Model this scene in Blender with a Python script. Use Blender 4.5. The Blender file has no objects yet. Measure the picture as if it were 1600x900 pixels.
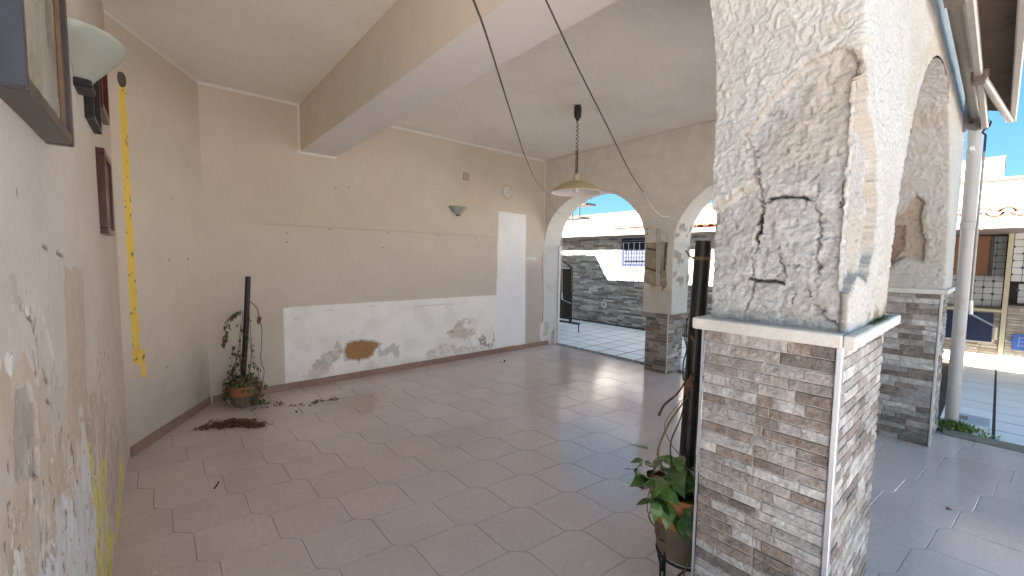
import bpy, bmesh, math, random
import numpy as np
from mathutils import Vector, Matrix
R = math.radians
random.seed(7)
sc = bpy.context.scene
COL = sc.collection

# ------------------------------------------------------------------ camera, sky, sun, exposure
CAMZ = 1.5
F_PX, PITCH, ROLL, PSI = 647.0, math.atan(46 / 647.0), R(0.75), R(49.6)
fw = Vector((math.cos(PSI) * math.cos(PITCH), math.sin(PSI) * math.cos(PITCH), -math.sin(PITCH)))
rt0 = Vector((math.sin(PSI), -math.cos(PSI), 0))
up0 = rt0.cross(fw)
rt = rt0 * math.cos(ROLL) + up0 * math.sin(ROLL)
up = -rt0 * math.sin(ROLL) + up0 * math.cos(ROLL)
cd = bpy.data.cameras.new("camera")
cam = bpy.data.objects.new("camera", cd)
COL.objects.link(cam)
cd.sensor_width = 36
cd.lens = 36 * F_PX / 1600
cd.clip_start = 0.02
cd.clip_end = 3000
cam.matrix_world = Matrix(((rt.x, up.x, -fw.x, 0), (rt.y, up.y, -fw.y, 0), (rt.z, up.z, -fw.z, CAMZ), (0, 0, 0, 1)))
sc.camera = cam

SUN = Vector((-1.057, 0.678, 1.0)).normalized()          # towards the sun
w = bpy.data.worlds.new("World")
sc.world = w
w.use_nodes = True
nt = w.node_tree
sky = nt.nodes.new("ShaderNodeTexSky")
sky.sky_type = 'NISHITA'
sky.sun_disc = False
sky.sun_elevation = math.asin(SUN.z)
sky.sun_rotation = math.atan2(SUN.x, SUN.y)
sky.air_density = 0.4
sky.dust_density = 0.0
sky.ozone_density = 2.0
gm = nt.nodes.new("ShaderNodeGamma"); gm.inputs[1].default_value = 0.30
hs_ = nt.nodes.new("ShaderNodeHueSaturation"); hs_.inputs["Saturation"].default_value = 2.5; hs_.inputs["Hue"].default_value = 0.487
nt.nodes["Background"].inputs[1].default_value = 0.046
nt.links.new(sky.outputs[0], gm.inputs[0]); nt.links.new(gm.outputs[0], hs_.inputs["Color"])
nt.links.new(hs_.outputs[0], nt.nodes["Background"].inputs[0])
sd = bpy.data.lights.new("sun", 'SUN')
sd.energy = 4.0
sd.angle = R(0.53)
sd.color = (1.0, 0.97, 0.93)
so = bpy.data.objects.new("sun", sd)
COL.objects.link(so)
so.rotation_euler = (-SUN).to_track_quat('-Z', 'Y').to_euler()
so.location = (0, 0, 12)
sc.view_settings.view_transform = 'Standard'
sc.view_settings.look = 'None'
sc.view_settings.gamma = 1
sc.view_settings.exposure = 4.1
sc.cycles.max_bounces = 14
sc.cycles.diffuse_bounces = 12
sc.cycles.use_denoising = True

def project(p):
    v = Vector(p) - Vector((0, 0, CAMZ))
    z = v.dot(fw)
    if z < 0.05: return None
    return 800 + F_PX * v.dot(rt) / z, 450 - F_PX * v.dot(up) / z
def inview(p, m=60):
    q = project(p)
    return q is not None and -m < q[0] < 1600 + m and -m < q[1] < 900 + m

# ------------------------------------------------------------------ noise
def _hash(ix, iy, iz, seed):
    h = (ix.astype(np.int64) * 374761393 + iy.astype(np.int64) * 668265263 + iz.astype(np.int64) * 2147483647 + seed * 974634777) & 0xFFFFFFFF
    h = ((h ^ (h >> 13)) * 1274126177) & 0xFFFFFFFF
    h = ((h ^ (h >> 15)) * 2246822519) & 0xFFFFFFFF
    return ((h ^ (h >> 16)) & 0xFFFFFF) / float(0xFFFFFF)
def vnoise(p, s, seed=0):
    q = p * s
    i = np.floor(q); f = q - i; f = f * f * f * (f * (f * 6 - 15) + 10)
    i = i.astype(np.int64)
    out = 0
    for dx in (0, 1):
        wx = f[..., 0] if dx else 1 - f[..., 0]
        for dy in (0, 1):
            wy = f[..., 1] if dy else 1 - f[..., 1]
            for dz in (0, 1):
                wz = f[..., 2] if dz else 1 - f[..., 2]
                out = out + wx * wy * wz * _hash(i[..., 0] + dx, i[..., 1] + dy, i[..., 2] + dz, seed)
    return out
def fbm(p, s, o=4, seed=0, gain=0.5):
    a, t, n = 1.0, 0.0, 0.0
    for k in range(o):
        t = t + a * vnoise(p, s * 2 ** k, seed + k * 17); n += a; a *= gain
    return t / n
def sstep(a, b, x):
    t = np.clip((x - a) / (b - a), 0, 1)
    return t * t * (3 - 2 * t)
def in_poly(x, y, poly):
    ins = np.zeros(x.shape, bool)
    n = len(poly)
    for k in range(n):
        x1, y1 = poly[k]; x2, y2 = poly[(k + 1) % n]
        if y1 == y2: continue
        c = ((y1 > y) != (y2 > y)) & (x < (x2 - x1) * (y - y1) / (y2 - y1) + x1)
        ins ^= c
    return ins.astype(float)
def d_line(x, y, pts):
    d = np.full(x.shape, 1e9)
    for (x1, y1), (x2, y2) in zip(pts[:-1], pts[1:]):
        dx, dy = x2 - x1, y2 - y1
        t = np.clip(((x - x1) * dx + (y - y1) * dy) / (dx * dx + dy * dy + 1e-12), 0, 1)
        d = np.minimum(d, np.hypot(x - x1 - t * dx, y - y1 - t * dy))
    return d
def mixc(c, col, m):
    m = m[..., None]
    return c * (1 - m) + np.array(col) * m

# ------------------------------------------------------------------ materials
def mat(name, col, rough=0.7, var=0.18, scale=8.0, bump=0.0, bscale=60.0, metal=0.0, spec=0.5, attr=None, ramp=None, objvar=0.0, coat=0.0, fine=0.0, col2=None, c2scale=3.0, c2lo=0.5, c2hi=0.62):
    m = bpy.data.materials.new(name); m.use_nodes = True
    N = m.node_tree; n = N.nodes; l = N.links
    b = n["Principled BSDF"]
    b.inputs["Roughness"].default_value = rough
    b.inputs["Metallic"].default_value = metal
    b.inputs["Specular IOR Level"].default_value = spec
    if coat: b.inputs["Coat Weight"].default_value = coat
    geo = n.new("ShaderNodeNewGeometry")
    pos = geo.outputs["Position"]
    if attr:
        a = n.new("ShaderNodeAttribute"); a.attribute_name = attr; base = a.outputs["Color"]
    elif ramp:
        oi = n.new("ShaderNodeObjectInfo"); r = n.new("ShaderNodeValToRGB")
        r.color_ramp.interpolation = 'CONSTANT'
        e = r.color_ramp.elements
        while len(e) > 1: e.remove(e[-1])
        for k, c in enumerate(ramp):
            el = e[0] if k == 0 else e.new(k / len(ramp))
            el.position = k / len(ramp); el.color = (*c, 1)
        l.new(oi.outputs["Random"], r.inputs[0]); base = r.outputs[0]
    else:
        rgb = n.new("ShaderNodeRGB"); rgb.outputs[0].default_value = (*col, 1); base = rgb.outputs[0]
    if col2:
        nz = n.new("ShaderNodeTexNoise"); nz.inputs["Scale"].default_value = c2scale; nz.inputs["Detail"].default_value = 7; nz.inputs["Roughness"].default_value = 0.65
        l.new(pos, nz.inputs["Vector"])
        mr = n.new("ShaderNodeMapRange"); mr.inputs[1].default_value = c2lo; mr.inputs[2].default_value = c2hi
        l.new(nz.outputs[0], mr.inputs[0])
        mx = n.new("ShaderNodeMix"); mx.data_type = 'RGBA'
        l.new(mr.outputs[0], mx.inputs[0]); l.new(base, mx.inputs[6]); mx.inputs[7].default_value = (*col2, 1)
        base = mx.outputs[2]
    def mul(base, fac_socket, lo, hi, flo=0.0, fhi=1.0):
        mr = n.new("ShaderNodeMapRange")
        mr.inputs[1].default_value = flo; mr.inputs[2].default_value = fhi
        mr.inputs[3].default_value = lo; mr.inputs[4].default_value = hi
        l.new(fac_socket, mr.inputs[0])
        vm = n.new("ShaderNodeVectorMath"); vm.operation = 'SCALE'
        l.new(base, vm.inputs[0]); l.new(mr.outputs[0], vm.inputs["Scale"])
        return vm.outputs[0]
    if var:
        nz = n.new("ShaderNodeTexNoise"); nz.inputs["Scale"].default_value = scale; nz.inputs["Detail"].default_value = 6; nz.inputs["Roughness"].default_value = 0.6
        l.new(pos, nz.inputs["Vector"])
        base = mul(base, nz.outputs[0], 1 - var, 1 + var, 0.25, 0.75)
    if fine:
        nz = n.new("ShaderNodeTexNoise"); nz.inputs["Scale"].default_value = scale * 18; nz.inputs["Detail"].default_value = 3
        l.new(pos, nz.inputs["Vector"])
        base = mul(base, nz.outputs[0], 1 - fine, 1 + fine, 0.3, 0.7)
    if objvar:
        oi = n.new("ShaderNodeObjectInfo")
        base = mul(base, oi.outputs["Random"], 1 - objvar, 1 + objvar)
    l.new(base, b.inputs["Base Color"])
    if bump:
        nz = n.new("ShaderNodeTexNoise"); nz.inputs["Scale"].default_value = bscale; nz.inputs["Detail"].default_value = 5
        l.new(pos, nz.inputs["Vector"])
        bp = n.new("ShaderNodeBump"); bp.inputs["Strength"].default_value = bump; bp.inputs["Distance"].default_value = 0.01
        l.new(nz.outputs[0], bp.inputs["Height"]); l.new(bp.outputs[0], b.inputs["Normal"])
    return m

M = {}
M['wall'] = mat('painted_plaster', None, 0.75, 0.05, 3.0, 0.10, 55, attr='Col', fine=0.025)
def flaking(m):
    N = m.node_tree; n = N.nodes; l = N.links; b = n["Principled BSDF"]
    src = b.inputs["Base Color"].links[0].from_socket
    at = n.new("ShaderNodeAttribute"); at.attribute_name = 'Col'
    geo = n.new("ShaderNodeNewGeometry"); mp = n.new("ShaderNodeMapping"); l.new(geo.outputs["Position"], mp.inputs["Vector"]); mp.inputs["Scale"].default_value = (1, 1, .6)
    bsrc = None
    for sc_, lo, hi, col, det in ((9, .555, .562, (.60, .565, .515), 9), (15, .585, .592, (.43, .365, .30), 9), (60, .665, .68, (.16, .12, .095), 4), (34, .64, .648, (.66, .645, .61), 5)):
        nz = n.new("ShaderNodeTexNoise"); nz.inputs["Scale"].default_value = sc_; nz.inputs["Detail"].default_value = det; nz.inputs["Roughness"].default_value = .62
        l.new(mp.outputs[0], nz.inputs["Vector"])
        mr = n.new("ShaderNodeMapRange"); mr.inputs[1].default_value = lo; mr.inputs[2].default_value = hi; l.new(nz.outputs[0], mr.inputs[0])
        mu = n.new("ShaderNodeMath"); mu.operation = 'MULTIPLY'; l.new(mr.outputs[0], mu.inputs[0]); l.new(at.outputs["Alpha"], mu.inputs[1])
        mx = n.new("ShaderNodeMix"); mx.data_type = 'RGBA'; l.new(mu.outputs[0], mx.inputs[0]); l.new(src, mx.inputs[6]); mx.inputs[7].default_value = (*col, 1); src = mx.outputs[2]
        if bsrc is None: bsrc = mu.outputs[0]
        else:
            ad = n.new("ShaderNodeMath"); ad.operation = 'SUBTRACT'; l.new(bsrc, ad.inputs[0]); l.new(mu.outputs[0], ad.inputs[1]); bsrc = ad.outputs[0]
    l.new(src, b.inputs["Base Color"])
    bp = n.new("ShaderNodeBump"); bp.inputs["Strength"].default_value = .5; bp.inputs["Distance"].default_value = .003; l.new(bsrc, bp.inputs["Height"])
    if b.inputs["Normal"].links: l.new(b.inputs["Normal"].links[0].from_socket, bp.inputs["Normal"])
    l.new(bp.outputs[0], b.inputs["Normal"])
    return m
M['wall_near'] = flaking(mat('peeling_paint', None, 0.8, 0.06, 3.0, 0.12, 60, attr='Col', fine=0.04))
M['relief'] = mat('rough_plaster', None, 0.9, 0.07, 9.0, 0.35, 170, attr='Col', fine=0.10)
M['core'] = mat('plaster', (0.62, 0.60, 0.54), 0.9, 0.1, 6, 0.5, 60)
M['farplaster'] = mat('textured_plaster', (0.66, 0.62, 0.55), 0.9, 0.10, 7, 0.95, 42, fine=0.12)
M['intrados'] = mat('pale_textured_plaster', (0.66, 0.63, 0.57), 0.9, 0.08, 8, 0.7, 50, fine=0.08)
M['ceiling'] = mat('ceiling_paint', (0.80, 0.77, 0.71), 0.8, 0.06, 1.2, 0.16, 14, fine=0.03, col2=(0.70, 0.66, 0.59), c2scale=0.9, c2lo=0.52, c2hi=0.72)
M['beam_side'] = mat('beam_paint', (0.68, 0.62, 0.52), 0.8, 0.05, 2.0, 0.1, 30)
M['soffit'] = mat('soffit_bluish_light', (0.70, 0.68, 0.65), 0.8, 0.04, 2.0, 0.1, 30)  # cooler than the beam sides: bluish light from below put into the colour
M['tile'] = mat('glazed_floor_tile', (0.64, 0.55, 0.52), 0.115, 0.06, 2.2, 0.04, 210, spec=0.6, objvar=0.032, fine=0.06, col2=(0.57, 0.485, 0.45), c2scale=1.6, c2lo=0.48, c2hi=0.75)
M['grout'] = mat('grout', (0.33, 0.28, 0.26), 0.9, 0.2, 20)
M['court'] = mat('white_tile', (0.80, 0.80, 0.79), 0.62, 0.06, 5, 0.04, 90, spec=0.25, objvar=0.05, fine=0.04, col2=(0.70, 0.69, 0.66), c2scale=2.5, c2lo=0.55, c2hi=0.8)
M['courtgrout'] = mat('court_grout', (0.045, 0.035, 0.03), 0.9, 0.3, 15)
M['kerb'] = mat('kerb_cement', (0.24, 0.20, 0.16), 0.85, 0.25, 14, 0.5, 60)
M['ground'] = mat('pale_paving', (0.50, 0.495, 0.48), 0.95, 0.2, 0.6, 0.3, 8)
M['skirt'] = mat('skirting_tile', (0.30, 0.185, 0.145), 0.45, 0.15, 14, 0.1, 80, objvar=0.10)
STONES = [(0.185, 0.150, 0.125), (0.32, 0.305, 0.29), (0.26, 0.23, 0.205), (0.46, 0.445, 0.42), (0.205, 0.168, 0.140), (0.30, 0.265, 0.235), (0.38, 0.365, 0.345), (0.15, 0.128, 0.112), (0.33, 0.30, 0.275), (0.215, 0.172, 0.142), (0.48, 0.465, 0.44), (0.26, 0.24, 0.225), (0.30, 0.275, 0.255), (0.35, 0.335, 0.32)]
M['stone'] = mat('slate_stone', None, 0.6, 0.42, 26, 0.9, 70, ramp=STONES, fine=0.22, objvar=0.08, col2=(0.33, 0.305, 0.275), c2scale=16, c2lo=0.54, c2hi=0.75)
M['stonecol'] = mat('stone_strips', None, 0.7, 0.22, 14, 0.5, 60, attr='Col', fine=0.12)
M['joint'] = mat('stone_joint', (0.50, 0.48, 0.45), 0.9, 0.15, 30)
M['ledge'] = mat('marble_ledge', (0.55, 0.53, 0.48), 0.55, 0.14, 10, 0.12, 60, fine=0.06)
M['trim'] = mat('metal_trim', (0.60, 0.62, 0.66), 0.3, 0.06, 20, metal=0.6)
M['white_plastic'] = mat('white_plastic', (0.72, 0.70, 0.66), 0.4, 0.05, 10)
M['cream_plastic'] = mat('cream_plastic', (0.55, 0.47, 0.33), 0.45, 0.10, 10)
M['glass_shade'] = mat('frosted_glass', (0.33, 0.37, 0.335), 0.25, 0.08, 9, col2=(0.36, 0.355, 0.295), c2scale=5, c2lo=.4, c2hi=.75)
M['lamp_shade'] = mat('lamp_enamel', (0.50, 0.40, 0.21), 0.35, 0.10, 10)
M['lamp_white'] = mat('lamp_inside', (0.75, 0.72, 0.66), 0.5, 0.03, 10)
M['black'] = mat('black_plastic', (0.012, 0.011, 0.011), 0.4, 0.15, 30)
M['pole'] = mat('black_pole', (0.010, 0.009, 0.008), 0.45, 0.3, 25, 0.2, 50, fine=0.2)
M['darkiron'] = mat('dark_iron', (0.022, 0.020, 0.02), 0.5, 0.2, 30, metal=0.3)
M['terracotta'] = mat('terracotta', (0.44, 0.155, 0.062), 0.75, 0.20, 12, 0.15, 80, col2=(0.30, 0.20, 0.12), c2scale=7, c2lo=0.55, c2hi=0.7)
M['terracotta_dirty'] = mat('stained_terracotta', (0.17, 0.125, 0.085), 0.85, 0.25, 12, 0.15, 80)
M['soil'] = mat('soil', (0.05, 0.035, 0.022), 1.0, 0.4, 30, 0.8, 60)
M['leaf'] = mat('green_leaf', (0.075, 0.155, 0.030), 0.4, 0.25, 25, objvar=0.35, col2=(0.21, 0.25, 0.09), c2scale=18, c2lo=0.52, c2hi=0.6)
M['leaf_y'] = mat('yellowed_leaf', (0.15, 0.14, 0.04), 0.6, 0.3, 25)
M['dead'] = mat('dead_leaf', (0.14, 0.075, 0.04), 0.8, 0.4, 25)
M['stem'] = mat('dry_stem', (0.17, 0.12, 0.06), 0.8, 0.3, 25)
M['stemdark'] = mat('dark_stem', (0.05, 0.035, 0.02), 0.8, 0.3, 25)
M['weed'] = mat('weeds', (0.17, 0.21, 0.045), 0.7, 0.3, 15)
M['frame_dark'] = mat('dark_frame_wood', (0.060, 0.048, 0.045), 0.4, 0.25, 20, 0.1, 90)
M['frame_blue'] = mat('frame_side_wood', (0.055, 0.062, 0.075), 0.45, 0.2, 18)
M['mahogany'] = mat('mahogany', (0.075, 0.020, 0.014), 0.25, 0.25, 16)
M['goldwood'] = mat('brown_wood', (0.20, 0.115, 0.06), 0.3, 0.2, 16)
M['picture'] = mat('faded_picture', (0.42, 0.42, 0.38), 0.12, 0.18, 6, col2=(0.30, 0.32, 0.24), c2scale=5)
M['mirror'] = mat('picture_glass', (0.30, 0.31, 0.28), 0.08, 0.05, 5, spec=0.8)
M['alu'] = mat('weathered_aluminium', (0.30, 0.285, 0.26), 0.45, 0.15, 14, metal=0.35)
M['alu_dark'] = mat('grey_bracket', (0.18, 0.17, 0.17), 0.55, 0.2, 18, metal=0.3)
M['clamp'] = mat('brown_clamp', (0.10, 0.08, 0.065), 0.5, 0.2, 18)
M['fabric'] = mat('dusty_brown_fabric', (0.105, 0.075, 0.058), 0.95, 0.25, 7, 0.15, 120, col2=(0.05, 0.036, 0.03), c2scale=4, c2lo=0.55, c2hi=0.72)
M['pipe'] = mat('painted_pipe', (0.44, 0.40, 0.375), 0.45, 0.07, 6, col2=(0.38, 0.32, 0.28), c2scale=6, c2lo=0.58, c2hi=0.7)
M['whitewall'] = mat('white_render', (0.78, 0.755, 0.68), 0.9, 0.06, 2, 0.2, 30)
M['pinkwall'] = mat('pink_fascia', (0.30, 0.17, 0.14), 0.8, 0.10, 6)
M['coping'] = mat('coping_clay', (0.22, 0.085, 0.06), 0.8, 0.15, 6)
M['rooftile'] = mat('roof_tile', (0.15, 0.040, 0.016), 0.85, 0.22, 9, 0.25, 60, objvar=0.2)
M['gutter'] = mat('gutter_paint', (0.40, 0.32, 0.30), 0.5, 0.06, 5)
M['bluewood'] = mat('blue_paint', (0.014, 0.021, 0.060), 0.5, 0.1, 10)
M['bluepale'] = mat('bright_blue_paint', (0.07, 0.14, 0.42), 0.5, 0.08, 10)
M['paleblue'] = mat('pale_blue_line', (0.25, 0.34, 0.60), 0.6, 0.05, 10)
M['wood'] = mat('cabinet_wood', (0.30, 0.13, 0.045), 0.5, 0.12, 5)
M['darkwood'] = mat('dark_door_wood', (0.040, 0.022, 0.014), 0.55, 0.3, 12, 0.1, 60)
M['kitchentile'] = mat('kitchen_tile', (0.62, 0.62, 0.58), 0.3, 0.04, 10, objvar=0.04)
M['dot'] = mat('tile_dot', (0.03, 0.035, 0.06), 0.3, 0.1, 10)
M['cream'] = mat('cream_paint', (0.62, 0.55, 0.36), 0.7, 0.06, 8)
M['shade'] = mat('interior_paint', (0.35, 0.33, 0.30), 0.9, 0.1, 4)
M['wire'] = mat('cream_and_lit_cable', (0.50, 0.46, 0.40), 0.6, 0.1, 20)  # cream of conduits and rod; on the cables a painted lit tone
M['wire_silhouette'] = mat('silhouette_cable', (0.03, 0.025, 0.022), 0.6, 0.1, 20)  # silhouette tone for the backlit cable runs
M['pebble'] = mat('pebbles', None, 0.7, 0.2, 30, attr='Col')
M['rust'] = mat('rusty_steel', (0.030, 0.020, 0.016), 0.7, 0.3, 20)
M['grate'] = mat('drain_cover', (0.46, 0.50, 0.56), 0.5, 0.1, 10)

# ------------------------------------------------------------------ mesh helpers
class MB:
    def __init__(s): s.v = []; s.f = []; s.c = []
    def add(s, vs, fs, col=None):
        o = len(s.v); s.v += [tuple(q) for q in vs]; s.f += [tuple(o + i for i in q) for q in fs]
        s.c += [col or (1, 1, 1)] * len(vs); return s
    def box(s, a, b, col=None, bev=0.0):
        x0, y0, z0 = (min(a[k], b[k]) for k in range(3)); x1, y1, z1 = (max(a[k], b[k]) for k in range(3))
        if not bev:
            vs = [(x, y, z) for z in (z0, z1) for (x, y) in ((x0, y0), (x1, y0), (x1, y1), (x0, y1))]
            return s.add(vs, [(3, 2, 1, 0), (4, 5, 6, 7), (0, 1, 5, 4), (1, 2, 6, 5), (2, 3, 7, 6), (3, 0, 4, 7)], col)
        d = bev; rings = []
        for (i, z) in ((d, z0), (0, z0 + d), (0, z1 - d), (d, z1)):
            e = d
            X0, X1, Y0, Y1 = x0 + i, x1 - i, y0 + i, y1 - i
            rings.append([(X0 + e, Y0, z), (X1 - e, Y0, z), (X1, Y0 + e, z), (X1, Y1 - e, z), (X1 - e, Y1, z), (X0 + e, Y1, z), (X0, Y1 - e, z), (X0, Y0 + e, z)])
        vs = [q for r in rings for q in r]; fs = [tuple(range(7, -1, -1)), tuple(range(24, 32))]
        for k in range(3):
            for j in range(8): fs.append((k * 8 + j, k * 8 + (j + 1) % 8, (k + 1) * 8 + (j + 1) % 8, (k + 1) * 8 + j))
        return s.add(vs, fs, col)
    def tube(s, pts, r, n=8, col=None, cap=True):
        P = [Vector(p) for p in pts]; vs = []; fs = []
        rr = r if isinstance(r, (list, tuple)) else [r] * len(P)
        T = [(P[min(i + 1, len(P) - 1)] - P[max(i - 1, 0)]).normalized() for i in range(len(P))]
        a = T[0].cross(Vector((0, 0, 1)))
        if a.length < 0.1: a = T[0].cross(Vector((1, 0, 0)))
        a.normalize()
        for i, p in enumerate(P):
            a = (a - T[i] * a.dot(T[i])).normalized(); b = T[i].cross(a)
            for k in range(n):
                t = 2 * math.pi * k / n; vs.append(p + (a * math.cos(t) + b * math.sin(t)) * rr[i])
        for i in range(len(P) - 1):
            for k in range(n): fs.append((i * n + k, i * n + (k + 1) % n, (i + 1) * n + (k + 1) % n, (i + 1) * n + k))
        if cap: fs.append(tuple(range(n - 1, -1, -1))); fs.append(tuple(range((len(P) - 1) * n, len(P) * n)))
        return s.add(vs, fs, col)
    def lathe(s, prof, c, n=32, axis='z', col=None):
        vs = []; fs = []
        for (r, z) in prof:
            for k in range(n):
                t = 2 * math.pi * k / n
                q = (r * math.cos(t), r * math.sin(t), z)
                if axis == 'x': q = (z, r * math.cos(t), r * math.sin(t))
                if axis == 'y': q = (r * math.cos(t), z, r * math.sin(t))
                vs.append((c[0] + q[0], c[1] + q[1], c[2] + q[2]))
        for i in range(len(prof) - 1):
            for k in range(n): fs.append((i * n + k, i * n + (k + 1) % n, (i + 1) * n + (k + 1) % n, (i + 1) * n + k))
        return s.add(vs, fs, col)
    def prism(s, poly, axis, a, b, col=None):
        """poly of 2D points; axis 'x' -> (y,z), 'y' -> (x,z), 'z' -> (x,y)"""
        def P(q, t): return {'x': (t, q[0], q[1]), 'y': (q[0], t, q[1]), 'z': (q[0], q[1], t)}[axis]
        n = len(poly); vs = [P(q, a) for q in poly] + [P(q, b) for q in poly]
        fs = [tuple(range(n - 1, -1, -1)), tuple(range(n, 2 * n))] + [(k, (k + 1) % n, n + (k + 1) % n, n + k) for k in range(n)]
        return s.add(vs, fs, col)
    def mesh(s, name, m, smooth=False, fix=True):
        me = bpy.data.meshes.new(name); me.from_pydata(s.v, [], s.f)
        if any(c != (1, 1, 1) for c in s.c):
            a = me.color_attributes.new('Col', 'FLOAT_COLOR', 'POINT')
            arr = np.ones((len(s.v), 4), np.float32); arr[:, :3] = np.array(s.c); a.data.foreach_set('color', arr.ravel())
        if fix:
            bm = bmesh.new(); bm.from_mesh(me); bmesh.ops.recalc_face_normals(bm, faces=bm.faces); bm.to_mesh(me); bm.free()
        if smooth:
            me.shade_smooth()
            try: me.set_sharp_from_angle(angle=R(38))
            except Exception: pass
        if m: me.materials.append(m)
        return me
    def build(s, name, m, parent=None, smooth=False, fix=True):
        return link(name, s.mesh(name, m, smooth, fix), parent)
BASE = {}
def link(name, me, parent=None, loc=None):
    o = bpy.data.objects.new(name, me); COL.objects.link(o)
    if loc is not None: o.location = loc
    if parent is not None:
        o.parent = parent
        o.matrix_parent_inverse = Matrix.Translation(-BASE.get(parent.name, Vector((0, 0, 0))))
    return o
def tag(o, label=None, cat=None, group=None, kind=None):
    if label: o['label'] = label
    if cat: o['category'] = cat
    if group: o['group'] = group
    if kind: o['kind'] = kind
    return o
def thing(name, label, cat, loc=(0, 0, 0), group=None):
    o = bpy.data.objects.new(name, None); COL.objects.link(o)
    o.empty_display_size = 0.1; o.location = loc
    BASE[o.name] = Vector(loc)
    return tag(o, label, cat, group)
def grid_mesh(name, V, C, m, parent=None, flip=False, A=None):
    nv, nu = V.shape[:2]
    me = bpy.data.meshes.new(name)
    idx = np.arange(nv * nu).reshape(nv, nu)
    q = np.stack([idx[:-1, :-1], idx[:-1, 1:], idx[1:, 1:], idx[1:, :-1]], -1).reshape(-1, 4)
    if flip: q = q[:, ::-1]
    me.vertices.add(nv * nu); me.vertices.foreach_set('co', V.astype(np.float32).ravel())
    me.loops.add(q.size); me.loops.foreach_set('vertex_index', q.astype(np.int32).ravel())
    me.polygons.add(len(q)); me.polygons.foreach_set('loop_start', np.arange(0, q.size, 4, dtype=np.int32))
    me.polygons.foreach_set('loop_total', np.full(len(q), 4, np.int32))
    me.polygons.foreach_set('use_smooth', np.ones(len(q), bool))
    me.update(calc_edges=True)
    a = me.color_attributes.new('Col', 'FLOAT_COLOR', 'POINT')
    arr = np.ones((nv * nu, 4), np.float32); arr[:, :3] = np.clip(C, 0, 1).reshape(-1, 3)
    if A is not None: arr[:, 3] = A.ravel()
    a.data.foreach_set('color', arr.ravel())
    me.materials.append(m)
    return link(name, me, parent)
def arc(cx, cz, a, b, t0, t1, n):
    return [(cx + a * math.cos(t0 + (t1 - t0) * k / n), cz + b * math.sin(t0 + (t1 - t0) * k / n)) for k in range(n + 1)]

# ------------------------------------------------------------------ dimensions (metres)
XN = -0.225                       # near left wall
SA, SB = Vector((XN, 4.05, 0)), Vector((0.34, 5.08, 0))     # splayed wall piece
YB = 5.08                         # back wall
XF, XF2 = 5.04, 5.44              # far arched wall
YA0, YA1 = 0.28, 0.665            # near arcade thickness
ZC = 3.16
BX0, BX1, BZ = 1.235, 1.60, 2.655 # ceiling beam

# ================================================================== ground, floor, court
g = MB().box((-400, -400, -0.4), (400, 400, -0.06)).build('ground', M['ground']); tag(g, kind='structure')
fl = MB().box((-6, -6, -0.05), (5.30, 5.4, -0.0035)).build('floor', M['grout']); tag(fl, kind='structure')
def clip_x(poly, xmax):
    out = []
    for k in range(len(poly)):
        a, b = poly[k], poly[(k + 1) % len(poly)]
        ia, ib = a[0] <= xmax, b[0] <= xmax
        if ia: out.append(a)
        if ia != ib:
            t = (xmax - a[0]) / (b[0] - a[0]); out.append((xmax, a[1] + t * (b[1] - a[1])))
    return out
V1, V2, JG = Vector((0.0835, -0.3435)), Vector((0.3505, -0.0745)), Vector((0.076, -0.050))
def row_x(y):
    # one stepped row joint: straight runs joined by smooth S-shaped corners
    k = math.floor((0.028 - y) / 0.3435)
    yy = y + k * 0.3435
    t_ = min(1.0, max(0.0, (0.028 - yy) / 0.106))
    return 0.0835 * (k + t_ * t_ * (3 - 2 * t_))
YS = [-0.3435 * q for q in (0, .04, .08, .12, .16, .20, .235, .5, .9, .925, .95, .975, 1.0)]
def tile_poly(P):
    P = Vector(P); y0 = -0.05
    top = [(P.x + V2.x + row_x(y), P.y + V2.y + y) for y in YS]
    YB_ = [y0 - 0.3435 * q for q in (0, .03, .06, .09, .4, .755, .78, .81, .84, .87, .90, .93, .965, 1.0)]
    bot = [(P.x + row_x(y), P.y + y) for y in YB_]
    return top + bot[::-1]
def tile_mesh(poly, name, m, gap=0.0016, bev=0.0022, top=0.0):
    n = len(poly); A = sum(poly[k][0] * poly[(k + 1) % n][1] - poly[(k + 1) % n][0] * poly[k][1] for k in range(n))
    if A < 0: poly = poly[::-1]
    def inset(d):
        out = []
        for k in range(n):
            p0, p1, p2 = (Vector(poly[(k + j) % n]) for j in (-1, 0, 1))
            e0 = (p1 - p0); e1 = (p2 - p1)
            if e0.length < 1e-6 or e1.length < 1e-6: out.append(tuple(p1)); continue
            n0 = Vector((-e0.y, e0.x)).normalized(); n1 = Vector((-e1.y, e1.x)).normalized()
            nn = n0 + n1
            if nn.length < 0.2: nn = n0
            nn.normalize(); out.append(tuple(p1 + nn * d / max(0.5, nn.dot(n0))))
        return out
    o, i = inset(gap), inset(gap + bev)
    vs = [(x, y, top - 0.006) for x, y in o] + [(x, y, top - 0.0016) for x, y in o] + [(x, y, top) for x, y in i]
    fs = [tuple(range(2 * n, 3 * n))]
    for r in (0, 1):
        for k in range(n): fs.append((r * n + k, r * n + (k + 1) % n, (r + 1) * n + (k + 1) % n, (r + 1) * n + k))
    return MB().add(vs, fs).mesh(name, m, fix=False)
P0 = Vector((1.490, 2.151))
base_poly = tile_poly((0, 0)); ctr = (V1 + V2 + JG) * 0.5
shared = tile_mesh([(x - ctr.x, y - ctr.y) for x, y in base_poly], 'floor_tile', M['tile'])
rnd = random.Random(3)
XEDGE = 5.215
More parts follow.
